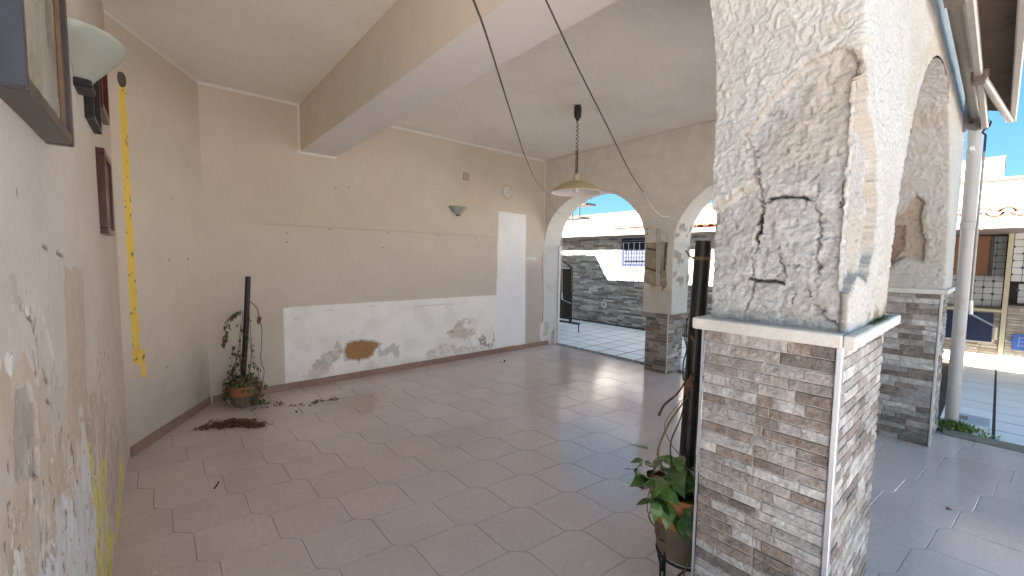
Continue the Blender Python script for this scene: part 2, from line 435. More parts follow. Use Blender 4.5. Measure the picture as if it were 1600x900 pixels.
for i in range(-14, 22):
    for j in range(-8, 16):
        P = P0 + V1 * i + V2 * j
        c = P + ctr
        if not (-0.45 < c.x < XEDGE + 0.2 and -1.3 < c.y < 5.3): continue
        if not inview((c.x, c.y, 0), 130): continue
        if c.x > XEDGE - 0.22:
            poly = clip_x([(x + P.x, y + P.y) for x, y in base_poly], XEDGE)
            if len(poly) < 3 or max(p[0] for p in poly) - min(p[0] for p in poly) < 0.03: continue
            me = tile_mesh([(x - c.x, y - c.y) for x, y in poly], 'floor_tile_cut', M['tile'])
        else: me = shared
        o = link('floor_tile', me, fl, (c.x, c.y, rnd.uniform(-0.0004, 0.0004)))
        o.rotation_euler = (rnd.gauss(0, 0.0016), rnd.gauss(0, 0.0016), 0)

ct = MB().box((5.30, -6, -0.05), (14, 13, -0.004)).build('court_paving', M['courtgrout']); tag(ct, kind='structure')
s = 0.3525
def sq_tile(wx, wy, name, m, th=0.006, bev=0.002):
    a, b = wx / 2, wy / 2
    vs = [(sx * a, sy * b, -th) for sx, sy in ((-1, -1), (1, -1), (1, 1), (-1, 1))] + [(sx * a, sy * b, -bev) for sx, sy in ((-1, -1), (1, -1), (1, 1), (-1, 1))] + [(sx * (a - bev), sy * (b - bev), 0) for sx, sy in ((-1, -1), (1, -1), (1, 1), (-1, 1))]
    fs = [(8, 9, 10, 11)] + [(r * 4 + k, r * 4 + (k + 1) % 4, r * 4 + 4 + (k + 1) % 4, r * 4 + 4 + k) for r in (0, 1) for k in range(4)]
    return MB().add(vs, fs).mesh(name, m, fix=False)
cme = sq_tile(s - 0.021, s - 0.021, 'court_tile', M['court'])
for i in range(0, 12):
    for j in range(-3, 26):
        x, y = 5.40 + s * (i + 0.5), -0.055 + s * (j + 0.5)
        if x > 9.4 or (x > 8.0 and y > 2.7): continue
        if not inview((x, y, 0), 40): continue
        q = project((x, y, 0))
        if y < 0.45 and q[0] < 1440: continue
        if 2.2 < y < 2.9 and q[0] > 1130: continue
        if q[0] > 1130 and y > 0.45: continue
        o = link('court_tile', cme, ct, (x, y, rnd.uniform(-0.001, 0.001)))
        o.rotation_euler = (rnd.gauss(0, 0.0015), rnd.gauss(0, 0.0015), 0)
# pebble strip at the arches and cement kerb on the open side
pb = MB()
for k in range(2200):
    x = 5.225 + rnd.random() * 0.165; y = 0.7 + rnd.random() * 4.36
    r = rnd.uniform(0.006, 0.013); t = rnd.random() * 3
    g0 = rnd.choice([(0.55, 0.52, 0.47), (0.35, 0.25, 0.2), (0.2, 0.17, 0.15), (0.6, 0.58, 0.55), (0.42, 0.33, 0.27)])
    vs = [(x + r * math.cos(t + a), y + r * 0.7 * math.sin(t + a), 0.0) for a in (0, 1.2, 2.4, 3.7, 5)] + [(x, y, 0.005)]
    pb.add(vs, [(a, (a + 1) % 5, 5) for a in range(5)], g0)
o = pb.build('pebble_strip', M['pebble'], ct); o['kind'] = 'stuff'
kb = MB().box((5.222, -6, -0.03), (5.395, 0.24, 0.012), bev=0.006).build('kerb', M['kerb']); tag(kb, kind='structure')
dr = thing('drain_cover', 'pale ribbed drain cover set in the white tiles beside the downpipe', 'drain cover', (5.95, 0.1, 0))
MB().box((5.78, -0.03, 0.0), (6.10, 0.19, 0.007)).build('plate', M['grate'], dr)
for k in range(9): MB().box((5.80, -0.02 + k * 0.023, 0.0068), (6.08, -0.011 + k * 0.023, 0.011)).build('rib', M['grate'], dr)
MB().box((5.86, 0.11, 0.0071), (5.99, 0.18, 0.013)).build('handle_plate', M['kerb'], dr)

# ================================================================== house shell (out of sight, carries the roof that shades the court)
hs = thing('house', 'flat roofed house whose covered terrace this is', 'house', (0, 5.3, 0))
MB().box((-0.6, 0.30, ZC + 0.006), (5.50, 5.28, 3.40)).build('roof_slab', M['core'], hs)
MB().box((-3.0, 5.26, 0), (5.50, 7.93, 3.40)).build('rear_block', M['core'], hs)
MB().box((-3.0, 7.935, 0), (5.50, 13.0, 3.98)).build('tall_block', M['core'], hs)

t = thing('white_wall', 'unseen wall added behind the camera to bounce light into the terrace', 'wall', (3, -5.6, 0))
MB().box((-6.0, -5.9, 0), (9.3, -5.6, 2.2)).build('wall_face', mat('bounce_wall_paint', (0.30, 0.30, 0.30), 0.9, 0.08, 2, 0.2, 30), t)  # added out of view to bounce sunlight back into the room

# ceiling with beam
cl = MB().box((-0.55, 0.33, ZC), (5.42, 5.24, ZC + 0.004)).build('ceiling', M['ceiling']); tag(cl, kind='structure')
bm_ = MB().box((BX0, 0.645, BZ + 0.004), (BX1, YB - 0.004, ZC - 0.002)).build('beam', M['beam_side'], cl)
MB().box((BX0 + 0.0005, 0.645, BZ), (BX1 - 0.0005, YB - 0.004, BZ + 0.0035)).build('soffit', M['soffit'], bm_)

# ================================================================== painted walls with their wear
BEIGE = (0.605, 0.53, 0.435)
def P3(x, y, z): return np.stack(np.broadcast_arrays(x, y, z), -1).astype(float)
def axis_steps(a, b, d): return np.linspace(a, b, max(2, int(round(abs(b - a) / d)) + 1))
# ---- back wall
bw = thing('plastered_wall', 'long beige back wall with a flaking white painted patch along its foot', 'wall', (2.7, YB, 0))
us = axis_steps(0.30, XF2, 0.011); vs_ = axis_steps(0.0, ZC + 0.01, 0.011)
X, Z = np.meshgrid(us, vs_); p = P3(X, np.zeros_like(X), Z)
n1 = fbm(p, 1.1, 5, 1); n2 = fbm(p, 6, 4, 2); n3 = fbm(p, 28, 3, 3)
c = np.ones(X.shape + (3,)) * np.array(BEIGE)
c = mixc(c, (0.585, 0.505, 0.405), sstep(0.45, 0.7, n1))
c = mixc(c, (0.595, 0.535, 0.465), sstep(1.86, 1.74, Z + 0.05 * (n2 - 0.5)) * 0.7)
c = mixc(c, (0.36, 0.27, 0.2), sstep(0.014, 0.004, np.abs(Z - 1.832 - 0.012 * (n1 - 0.5))) * sstep(0.7, 0.9, X) * sstep(4.03, 4.0, X) * (0.12 + 0.3 * n2))
hgt = np.zeros(X.shape)
dx, dz = (n3 - 0.5) * 0.03, (fbm(p, 30, 3, 9) - 0.5) * 0.03
def bp(poly, k=1.0): return in_poly(X + dx * k, Z + dz * k, poly)
white = np.maximum(bp([(1.02, 0.0), (1.026, 0.925), (4.03, 0.933), (4.03, 0.0)], 0.15), bp([(3.985, 0), (4.03, 2.232), (4.606, 2.214), (4.618, 0.0)], 0.15))
wc = np.ones(c.shape) * np.array((0.88, 0.865, 0.84)); wc = mixc(wc, (0.76, 0.74, 0.70), sstep(0.52, 0.75, n2) * 0.45)
wc = mixc(wc, (0.85, 0.86, 0.87), sstep(3.98, 4.02, X) * 0.8)
c = c * (1 - white[..., None]) + wc * white[..., None]; hgt += white * 0.0012
gl = [(1.583, .501), (1.637, .426), (1.655, .346), (1.569, .26), (1.476, .159), (1.317, .166), (1.301, .225), (1.39, .325), (1.498, .367), (1.554, .418)]
gr = [(2.104, .346), (2.168, .296), (2.277, .376), (2.377, .31), (2.383, .202), (2.331, .167), (2.276, .26), (2.167, .223), (2.082, .245)]
m = bp(gl, 2.2); c = mixc(c, (0.50, 0.49, 0.435), m * (0.55 + 0.45 * sstep(0.35, 0.6, n3))); hgt -= m * 0.0016
c = mixc(c, (0.62, 0.55, 0.46), bp([(1.2, .10), (1.35, .28), (1.55, .16), (1.4, .08)], 2.5) * 0.6)
m = bp(gr, 2.0); c = mixc(c, (0.55, 0.535, 0.495), m * 0.85); hgt -= m * 0.0016
br = [(1.674, .343), (1.704, .428), (1.781, .458), (1.88, .46), (2.001, .431), (2.105, .387), (2.094, .347), (2.041, .323), (1.999, .247), (1.877, .224), (1.846, .198), (1.798, .246), (1.701, .25)]
cx_, cz_ = 1.88, 0.34
m = bp([(cx_ + (a - cx_) * 1.14, cz_ + (b - cz_) * 1.2) for a, b in br], 1.4); c = mixc(c, (0.56, 0.52, 0.45), m * 0.9); hgt -= m * 0.002
m = bp(br, 1.0); c = mixc(c, (0.36, 0.20, 0.085), m); c = mixc(c, (0.30, 0.165, 0.07), m * sstep(0.5, 0.7, n2)); hgt -= m * 0.006
c = mixc(c, (0.55, 0.50, 0.43), sstep(0.16, 0.02, Z + (n2 - 0.5) * 0.25) * white * 0.55)
m = bp([(3.12, .44), (3.288, .56), (3.56, .62), (3.64, .5), (3.604, .37), (3.487, .28), (3.289, .33), (3.15, .36)], 3.5)
c = mixc(c, (0.58, 0.50, 0.42), m * (0.25 + 0.75 * sstep(0.45, 0.65, n2)) * 0.8); c = mixc(c, (0.40, 0.33, 0.27), m * sstep(0.62, 0.72, n3) * 0.8)
m = bp([(2.8, .08), (2.84, .20), (3.1, .30), (3.4, .18), (3.8, .14), (3.95, .22), (3.98, .10)], 4.0); c = mixc(c, (0.60, 0.545, 0.47), m * (0.3 + 0.7 * sstep(0.45, 0.6, n3)) * 0.8); hgt -= m * 0.001
m = bp([(3.66, .28), (3.76, .33), (3.816, .26), (3.83, .18), (3.955, .165), (3.955, .12), (3.80, .14), (3.69, .19)], 2.2); c = mixc(c, (0.36, 0.31, 0.27), m * (0.3 + 0.7 * sstep(0.42, 0.55, n3)))
c = mixc(c, (0.35, 0.31, 0.27), sstep(0.009, 0.004, d_line(X, Z, [(3.955, .34), (3.96, .20)])))
c = mixc(c, (0.40, 0.30, 0.23), sstep(0.03, 0.0, d_line(X + dx, Z + dz, [(2.80, .16), (2.84, .20), (2.9, .17)])) * 0.6)
for (a, b) in [(1.079, 1.741), (1.077, 1.65), (1.523, 1.814), (2.241, 1.805), (2.957, 1.806), (3.598, 1.797), (2.163, 1.616), (1.75, 2.32), (1.6, 2.3), (2.9, 2.5)]:
    c = mixc(c, (0.05, 0.035, 0.025), sstep(0.013, 0.006, np.hypot(X - a, Z - b)) * .8)
for (a, b, w_) in [(1.5, .87, .05), (2.0, .88, .04), (2.25, .87, .02), (2.9, .84, .3), (1.15, .8, .03), (3.1, .8, .02)]:
    c = mixc(c, (0.60, 0.57, 0.52), sstep(0.012, 0.003, np.abs(Z - b + 0.02 * (n2 - .5))) * (np.abs(X - a) < w_) * 0.7)
c = mixc(c, (0.70, 0.68, 0.65), bp([(4.62, 1.527), (4.86, 1.53), (4.865, 1.484), (4.62, 1.488)], 0.4))
c = mixc(c, (0.43, 0.375, 0.325), sstep(4.62, 4.66, X) * sstep(1.5, 1.3, Z) * 0.7)
m = sstep(XF - 0.004, XF + 0.006, X); jc = np.ones(c.shape) * np.array((0.60, 0.575, 0.54)); jc = mixc(jc, (0.52, 0.48, 0.43), sstep(.45, .65, n2) * 0.5)
jc = mixc(jc, (0.70, 0.69, 0.66), sstep(1.73, 1.745, Z)); c = c * (1 - m[..., None]) + jc * m[..., None]
d = d_line(X + dx * .5, Z, [(5.003, 1.62), (4.985, 1.4), (5.0, 1.222), (5.03, 1.0), (5.045, 0.777), (5.025, 0.443), (5.0, 0.165), (5.03, .08)])
c = mixc(c, (0.10, 0.085, 0.075), sstep(0.010, 0.003, d) * (0.5 + 0.5 * n2)); c = mixc(c, (0.70, 0.68, 0.64), sstep(0.045, 0.02, d) * sstep(0.42, 0.36, Z) * 0.9)
c = mixc(c, (0.45, 0.40, 0.34), bp([(5.06, .16), (5.08, .40), (5.14, .42), (5.2, .3), (5.16, .15)], 1.6) * .8)
trim = np.maximum.reduce([(Z > ZC - 0.028) * ((X < BX0) | (X > BX1)), (np.abs(X - BX0 + 0.014) < 0.014) * (Z > BZ - 0.03), (np.abs(Z - BZ + 0.015) < 0.016) * (X > BX0 - 0.028) * (X < BX1 + 0.01), (np.abs(X - XF + 0.012) < 0.012) * (Z > 1.74)]).astype(float)
c = mixc(c, (0.72, 0.70, 0.66), trim); hgt += trim * 0.001
grid_mesh('plaster_face', P3(X, YB - hgt + (n1 - .5) * 0.006, Z), c, M['wall'], bw)
def skirting(par, A, B, n0, h=0.075, th=0.014, stepl=0.335):
    A, B = Vector(A), Vector(B); L = (B - A).length; d = (B - A) / L; nn = Vector(n0)
    nt = int(math.ceil(L / stepl))
    for k in range(nt):
        a, b = A + d * (k * stepl + 0.0015), A + d * (min(L, (k + 1) * stepl) - 0.0015)
        hh = h + random.uniform(-0.002, 0.002)
        sh = th + random.uniform(0, 0.003)
        q = [a - nn * 0.02, b - nn * 0.02, b + nn * sh, a + nn * sh]; r = [a - nn * 0.02, b - nn * 0.02, b + nn * (sh - 0.004), a + nn * (sh - 0.004)]
        vs = [(v.x, v.y, 0) for v in q] + [(v.x, v.y, hh - 0.004) for v in q] + [(v.x, v.y, hh) for v in r]
        fs = [(3, 2, 1, 0), (8, 9, 10, 11)] + [(l * 4 + j, l * 4 + (j + 1) % 4, l * 4 + 4 + (j + 1) % 4, l * 4 + 4 + j) for l in (0, 1) for j in range(4)]
        MB().add(vs, fs).build('skirting_tile', M['skirt'], par)
skirting(bw, (0.36, YB, 0), (5.17, YB, 0), (0, -1, 0))

# ---- splayed wall
spd = (SB - SA).normalized(); spn = Vector((spd.y, -spd.x, 0)); spl = (SB - SA).length
sw = thing('plastered_wall', 'short slanting beige wall in the corner with a yellow painted strip', 'wall', tuple((SA + SB) / 2))
us = axis_steps(-0.01, spl + 0.02, 0.008); vs_ = axis_steps(0, ZC + 0.01, 0.011)
S_, Z = np.meshgrid(us, vs_); X = SA.x + spd.x * S_; Y = SA.y + spd.y * S_
p = P3(X, Y, Z); n1 = fbm(p, 1.2, 5, 4); n2 = fbm(p, 7, 4, 5); n3 = fbm(p, 30, 3, 6)
c = np.ones(X.shape + (3,)) * np.array((0.605, 0.535, 0.455))
c = mixc(c, (0.59, 0.515, 0.425), sstep(0.45, 0.7, n1))
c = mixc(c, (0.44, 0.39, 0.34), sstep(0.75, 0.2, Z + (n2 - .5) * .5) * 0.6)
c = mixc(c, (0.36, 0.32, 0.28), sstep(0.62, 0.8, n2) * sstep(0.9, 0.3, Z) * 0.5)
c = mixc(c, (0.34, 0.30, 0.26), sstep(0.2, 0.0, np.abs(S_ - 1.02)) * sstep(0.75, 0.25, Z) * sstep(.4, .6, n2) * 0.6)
dx, dz = (n3 - .5) * .012, (fbm(p, 26, 3, 8) - .5) * .02
yel = in_poly(S_ + dx, Z + dz, [(0.100, 2.70), (0.165, 2.72), (0.175, 1.244), (0.188, 0.767), (0.237, 0.756), (0.242, 0.545), (0.186, 0.555), (0.18, 0.66), (0.108, 0.673), (0.097, 1.25)])
c = mixc(c, (0.80, 0.56, 0.09), yel); c = mixc(c, (0.72, 0.47, 0.07), yel * sstep(.45, .7, n2) * sstep(1.6, .8, Z))
c = mixc(c, (0.22, 0.17, 0.08), yel * sstep(0.74, 0.80, fbm(p, 34, 2, 11)))
for (a, b) in [(0.68, 1.98), (0.6, 1.45), (0.88, 1.46), (0.5, .55)]: c = mixc(c, (0.2, 0.15, 0.1), sstep(0.014, 0.006, np.hypot(S_ - a, Z - b)))
c = mixc(c, (0.72, 0.70, 0.66), (Z > ZC - 0.03).astype(float))
V = P3(X, Y, Z) + np.array(spn)[None, None] * ((n1 - .5) * 0.006 + yel * 0.001)[..., None]
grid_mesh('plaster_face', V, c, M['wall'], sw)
skirting(sw, SA + spn * 0 + spd * 0.02, SB - spd * 0.02, spn)
MB().lathe([(0.0001, 0.012), (0.030, 0.012), (0.034, 0.008), (0.036, -0.004)], (0, 0, 0), 20).build('round_cover', M['clamp'], sw)
rc = sw.children[-1] if False else [o for o in sw.children if o.name.startswith('round_cover')][0]
q = SA + spd * 0.125
rc.matrix_parent_inverse = Matrix.Identity(4); rc.location = Vector((q.x, q.y, 2.743)) + spn * 0.005 - BASE[sw.name]
rc.rotation_euler = spn.to_track_quat('Z', 'Y').to_euler(); rc.scale = (1.0, 1.5, 1)

# ---- near left wall
nw = thing('plastered_wall', 'near left wall of faded peeling paint tinted grey for sky light with raw patches and yellow traces', 'wall', (XN, 2.5, 0))
K = XN / -0.24
def kk(pts): return [(a * K, 1.5 + (b - 1.5) * K) for a, b in pts]
us = np.concatenate([axis_steps(0.665, 1.0, 0.05)[:-1], axis_steps(1.0, 2.4, 0.0050)[:-1], axis_steps(2.4, 4.06, 0.008)])
vs_ = np.concatenate([axis_steps(0, 1.75, 0.0065)[:-1], axis_steps(1.75, ZC + 0.01, 0.03)])
Y, Z = np.meshgrid(us, vs_); p = P3(np.zeros_like(Y), Y, Z)
n1 = fbm(p, 1.3, 5, 21); n2 = fbm(p, 8, 4, 22); n3 = fbm(p, 30, 4, 23); n4 = fbm(p * np.array((1, 1, 0.25)), 18, 4, 27)
c = np.ones(Y.shape + (3,)) * np.array((0.56, 0.525, 0.49))  # faded paint, with bluish sky light put into the grey base
c = mixc(c, (0.55, 0.48, 0.41), sstep(2.0, 3.2, Y + (n1 - .5)))
c = mixc(c, (0.50, 0.45, 0.40), sstep(0.5, 0.72, n1) * 0.6)
hgt = np.zeros(Y.shape)
dx, dz = (n3 - .5) * .05 + (n2 - .5) * .07, (fbm(p, 26, 4, 24) - .5) * .06 + (fbm(p, 8, 3, 25) - .5) * .07
def npol(pts, k=1.0): return in_poly(Y + dx * k, Z + dz * k, kk(pts))
m = sstep(1.02, 0.80, Z + (n1 - .5) * 0.5 + (n2 - .5) * .2) * sstep(2.5, 2.15, Y); c = mixc(c, (0.52, 0.43, 0.345), m * 0.85); low = m; fl1 = fbm(p, 7, 5, 61, .6); fl2 = fbm(p, 10, 5, 62, .6); fl3 = fbm(p * np.array((1, 1, .55)), 13, 5, 63, .62)
m = low * sstep(.555, .563, fl1); c = mixc(c, (0.50, 0.475, 0.445), m * .8); hgt -= m * .0012
m = low * sstep(.405, .397, fl2); c = mixc(c, (0.57, 0.51, 0.43), m * .75); hgt += m * .001
m = low * sstep(.61, .617, fl3); c = mixc(c, (0.43, 0.36, 0.295), m * .7); hgt -= m * .0015
m = npol([(2.007, 1.46), (2.428, 1.44), (2.34, 1.08), (2.378, 0.80), (2.119, 0.80), (1.921, 0.95), (1.96, 1.197)], 0.6) ; c = mixc(c, (0.46, 0.37, 0.28), m * (0.6 + .4 * n4)); hgt -= m * .0008
m = npol([(1.0, 1.30), (1.422, 1.27), (1.527, 1.174), (1.862, 1.093), (2.211, 0.909), (2.018, 0.83), (1.758, 0.76), (1.426, 0.70), (1.0, 0.7)]); c = mixc(c, (0.52, 0.42, 0.33), m * (0.35 + 0.55 * sstep(.35, .6, n2))); hgt -= m * .0015
c = mixc(c, (0.50, 0.48, 0.44), npol([(1.55, 1.22), (1.75, 1.14), (1.95, 1.18), (1.9, .95), (1.7, .98), (1.6, 1.08)], 1.3) * .7)
m = npol([(1.341, 1.212), (1.435, 1.2), (1.522, 1.11), (1.496, 0.957), (1.28, 1.047)], .8); c = mixc(c, (0.36, 0.335, 0.305), m * (0.6 + .4 * sstep(.4, .6, n3))); hgt -= m * .003
m = npol([(2.406, .92), (2.614, .88), (3.102, .649), (3.62, .34), (3.62, .1), (2.688, .10), (2.419, .4), (2.313, .722), (2.251, .796)]); c = mixc(c, (0.40, 0.32, 0.255), m * (.35 + .65 * sstep(.35, .65, n4))); hgt -= m * .001 * n4
c = mixc(c, (0.62, 0.56, 0.46), m * sstep(.60, .72, n4) * .8)
m = npol([(2.196, .87), (2.293, .677), (2.383, .42), (2.30, .0), (1.2, .55), (1.483, .799), (1.60, .70), (1.66, .79), (1.75, .79), (1.891, .70), (2.077, .714)], .55)
c = mixc(c, (0.60, 0.61, 0.63), m); c = mixc(c, (0.48, 0.48, 0.48), m * sstep(.5, .72, n4) * .7); hgt += m * .0006
for pl in ([(2.452, .558), (2.911, .47), (2.745, .339), (2.836, .11), (3.0, .0), (2.7, -.2), (2.163, .0), (2.375, .312), (2.376, .451)], [(3.72, .19), (3.85, .03), (3.5, -.1), (3.2, -.2), (2.95, -.2), (3.06, -.05), (3.29, .02)], [(2.268, .79), (2.33, .72), (2.40, .50), (2.33, .45), (2.262, .69)]):
    m = npol(pl, .6); c = mixc(c, (0.66, 0.57, 0.13), m); c = mixc(c, (0.55, 0.50, 0.22), m * sstep(.45, .7, n4)); hgt += m * .0006
m = npol([(1.597, 1.362), (1.665, 1.317), (1.751, 1.195), (1.665, 1.138), (1.625, 1.194), (1.569, 1.263), (1.551, 1.299)], .35); c = mixc(c, (0.58, 0.54, 0.50), m); hgt -= m * .002
for pl in ([(1.277, 1.303), (1.33, 1.284), (1.319, 1.235), (1.276, 1.251)], [(1.424, 1.40), (1.456, 1.385), (1.499, 1.353), (1.473, 1.348)], [(1.2, 1.294), (1.256, 1.291), (1.244, 1.27), (1.2, 1.268)]):
    m = npol(pl, .35); c = mixc(c, (0.72, 0.72, 0.72), m); hgt -= m * .0015
CR = [[(1.435, 1.387), (1.462, 1.357), (1.507, 1.337), (1.531, 1.302), (1.558, 1.274), (1.546, 1.21)], [(1.516, 1.367), (1.503, 1.345), (1.52, 1.33)], [(1.555, 1.334), (1.533, 1.31)], [(1.594, 1.197), (1.618, 1.169), (1.643, 1.146)], [(1.25, 1.079), (1.251, 1.065)], [(1.244, 1.002), (1.23, 1.003)], [(1.231, .989), (1.23, .969)], [(1.435, .92), (1.46, .889)], [(1.327, .93), (1.335, .916)], [(1.293, .888), (1.295, .876)], [(2.373, 1.283), (2.376, 1.204), (2.361, 1.129)], [(2.971, .731), (3.039, .667)], [(1.46, 1.641), (1.457, 1.632)], [(2.43, .60), (2.46, .45), (2.5, .40)], [(1.50, 1.26), (1.52, 1.2)], [(1.62, 1.11), (1.66, 1.09)], [(2.6, .82), (2.65, .76)], [(1.9, 1.5), (2.0, 1.49)], [(1.7, 1.52), (1.76, 1.51)]]
for L in CR:
    dd = d_line(Y + dx * .12, Z + dz * .12, kk(L)); c = mixc(c, (0.13, 0.085, 0.065), sstep(0.0085, 0.003, dd) * .9); hgt -= sstep(0.008, 0.002, dd) * .002
c = mixc(c, (0.17, 0.12, 0.09), sstep(.805, .83, fbm(p * np.array((1, 1, .5)), 42, 2, 31)) * sstep(1.25, 1.0, Z) * .8)
c = mixc(c, (0.72, 0.70, 0.66), (Z > ZC - 0.03).astype(float))
grid_mesh('plaster_face', P3(XN + hgt * 1.8 + (n1 - .5) * .008 + (n2 - .5) * .003, Y, Z), c, M['wall_near'], nw, flip=True, A=np.clip(low + sstep(1.15, .9, Z + (n1 - .5) * .6) * .6 + in_poly(Y, Z, kk([(1.3, 1.45), (1.75, 1.45), (1.9, 1.1), (1.3, 1.1)])) * .5, 0, 1))
MB().box((XN - 0.3, 0.67, 0), (XN - 0.02, 4.2, 3.4)).build('wall_core', M['core'], nw)

# ================================================================== stone cladding helper
def stone_unit():
    meshes = []
    for k in range(5):
        r = random.Random(40 + k)
        nx = 4; vs = []; fs = []
        for iz, z in ((0, -.5), (1, .5)):
            for ix in range(nx): vs.append((-.5 + ix / (nx - 1), 0, z))
        for iz, z in ((0, -.5), (1, .5)):
            for ix in range(nx):
                x = -.5 + ix / (nx - 1); e = 0.02 if ix == 0 else (-0.02 if ix == nx - 1 else 0)
                vs.append((x + e, 0.62 + r.uniform(-.18, .2), z * (0.93 - r.uniform(0, .1))))
        for ix in range(nx):
            x = -.5 + ix / (nx - 1); e = 0.06 if ix == 0 else (-0.06 if ix == nx - 1 else 0)
            vs.append((x + e, 1.0 + r.uniform(-.3, .15), r.uniform(-.2, .2)))
        B0, T0, B1, T1, C = 0, nx, 2 * nx, 3 * nx, 4 * nx
        for ix in range(nx - 1):
            fs += [(B0 + ix, B0 + ix + 1, B1 + ix + 1, B1 + ix), (B1 + ix, B1 + ix + 1, C + ix + 1, C + ix), (C + ix, C + ix + 1, T1 + ix + 1, T1 + ix), (T1 + ix, T1 + ix + 1, T0 + ix + 1, T0 + ix)]
        fs += [(B0, B1, C, T1, T0), (T0 + nx - 1, T1 + nx - 1, C + nx - 1, B1 + nx - 1, B0 + nx - 1)]
        meshes.append(MB().add(vs, fs).mesh('stone', M['stone']))
    return meshes
STONE = stone_unit()
def stone_rows(L, H, rnd_, hmin, hmax, lmin, lmax, splits=()):
    out = []; z = 0.0
    while z < H - 0.004:
        h = min(rnd_.uniform(hmin, hmax), H - z)
        if H - z - h < hmin * 0.6: h = H - z
        x = 0.0
        while x < L - 1e-4:
            l = rnd_.uniform(lmin, lmax)
            if L - x - l < lmin * 0.7: l = L - x
            for sx, z0, z1 in splits:
                if z0 < z < z1 and x < sx - 0.02 < x + l: l = sx - x
            l = min(l, L - x); out.append((x, z, l, h)); x += l
        z += h
    return out
def clad_parts(par, rows, origin, axis, normal_sign, depth=0.010, gap=0.0018, rnd_=random):
    """axis 'x': row runs along +X, faces -Y ; axis 'y': runs along +Y, faces -X"""
    for (x, z, l, h) in rows:
        me = rnd_.choice(STONE); d = depth * rnd_.uniform(0.75, 1.25)
        if axis == 'x':
            o = link('stone', me, par, (origin[0] + x + l / 2, origin[1], origin[2] + z + h / 2)); o.rotation_euler = (0, 0, math.pi)
        else:
            o = link('stone', me, par, (origin[0], origin[1] + x + l / 2, origin[2] + z + h / 2)); o.rotation_euler = (0, 0, math.pi / 2)
        o.scale = (max(0.004, l - gap), d, max(0.004, h - gap))
STUFFCOL = STONES
def clad_stuff(mb, rows, origin, axis, depth=0.01, gap=0.003, rnd_=random, pal=None):
    for (x, z, l, h) in rows:
        d = depth * rnd_.uniform(0.5, 1.4); col = rnd_.choice(pal or STUFFCOL); k = rnd_.uniform(.85, 1.15); col = tuple(q * k for q in col)
        a0, a1, z0, z1 = x + gap / 2, x + l - gap / 2, origin[2] + z + gap / 2, origin[2] + z + h - gap / 2
        b = min(0.004, h * .2)
        if axis == 'x':
            a0 += origin[0]; a1 += origin[0]; y0, y1 = origin[1], origin[1] - d
            vs = [(a0, y0, z0), (a1, y0, z0), (a1, y0, z1), (a0, y0, z1), (a0 + b, y1, z0 + b), (a1 - b, y1, z0 + b), (a1 - b, y1, z1 - b), (a0 + b, y1, z1 - b)]
        else:
            a0 += origin[1]; a1 += origin[1]; y0, y1 = origin[0], origin[0] - d
            vs = [(y0, a1, z0), (y0, a0, z0), (y0, a0, z1), (y0, a1, z1), (y1, a1 - b, z0 + b), (y1, a0 + b, z0 + b), (y1, a0 + b, z1 - b), (y1, a1 - b, z1 - b)]
        mb.add(vs, [(4, 5, 6, 7), (0, 1, 5, 4), (1, 2, 6, 5), (2, 3, 7, 6), (3, 0, 4, 7)], col)

# ================================================================== near arcade (in the plane of the open side)
A1C, A1R, A1Z = 0.6325, 0.8575, 1.98      # arch over the camera's left
A2C, A2R, A2Z = 3.435, 1.315, 1.30        # arch between the two clad pillars
PX0, PX1 = 1.49, 2.12
aw = thing('arched_wall', 'rough white plaster wall with arches along the open side', 'wall', (1.8, 0.47, 1.3))
pr = [(PX0 + .075, 1.28)] + arc(A1C, A1Z, A1R + .075, A1R + .075, 0, math.pi, 24) + [(XN - .02, 0), (-.5, 0), (-.5, 3.3), (XF2 - .02, 3.3), (XF2 - .02, 1.28)] + arc(A2C, A2Z, A2R + .075, A2R + .075, 0, math.pi, 40) + [(PX1 - .075, 1.28)]
MB().prism(pr, 'y', YA0 + .075, YA1 - .016).build('wall_core', M['core'], aw)

def plaster_h(p, seed=0, k=1.0):
    """trowelled lumps: curved flake edges over finer grain"""
    wv = np.stack([fbm(p, 22 * k, 3, seed + 1), fbm(p, 22 * k, 3, seed + 2), fbm(p, 22 * k, 3, seed + 3)], -1) - .5
    q = p + wv * 0.050
    t = fbm(q, 17 * k, 2, seed + 5) * 5.0 + fbm(p, 5, 2, seed + 6) * 3 + p[..., 2] * 9 * k
    fr = t - np.floor(t)
    saw = np.where(fr < .84, (fr / .84) ** 1.6, (1 - fr) / .16)
    t2 = fbm(q + 3.1, 34 * k, 2, seed + 8) * 4.5; f2 = t2 - np.floor(t2)
    saw2 = np.where(f2 < .8, (f2 / .8) ** 1.3, (1 - f2) / .2)
    keep = sstep(.38, .60, fbm(p, 13, 3, seed + 12))
    lump = fbm(q, 30 * k, 3, seed + 13)
    return saw * keep * .50 + saw2 * (.12 + .25 * (1 - keep)) + lump * .35 + fbm(p, 85, 2, seed + 9) * .18
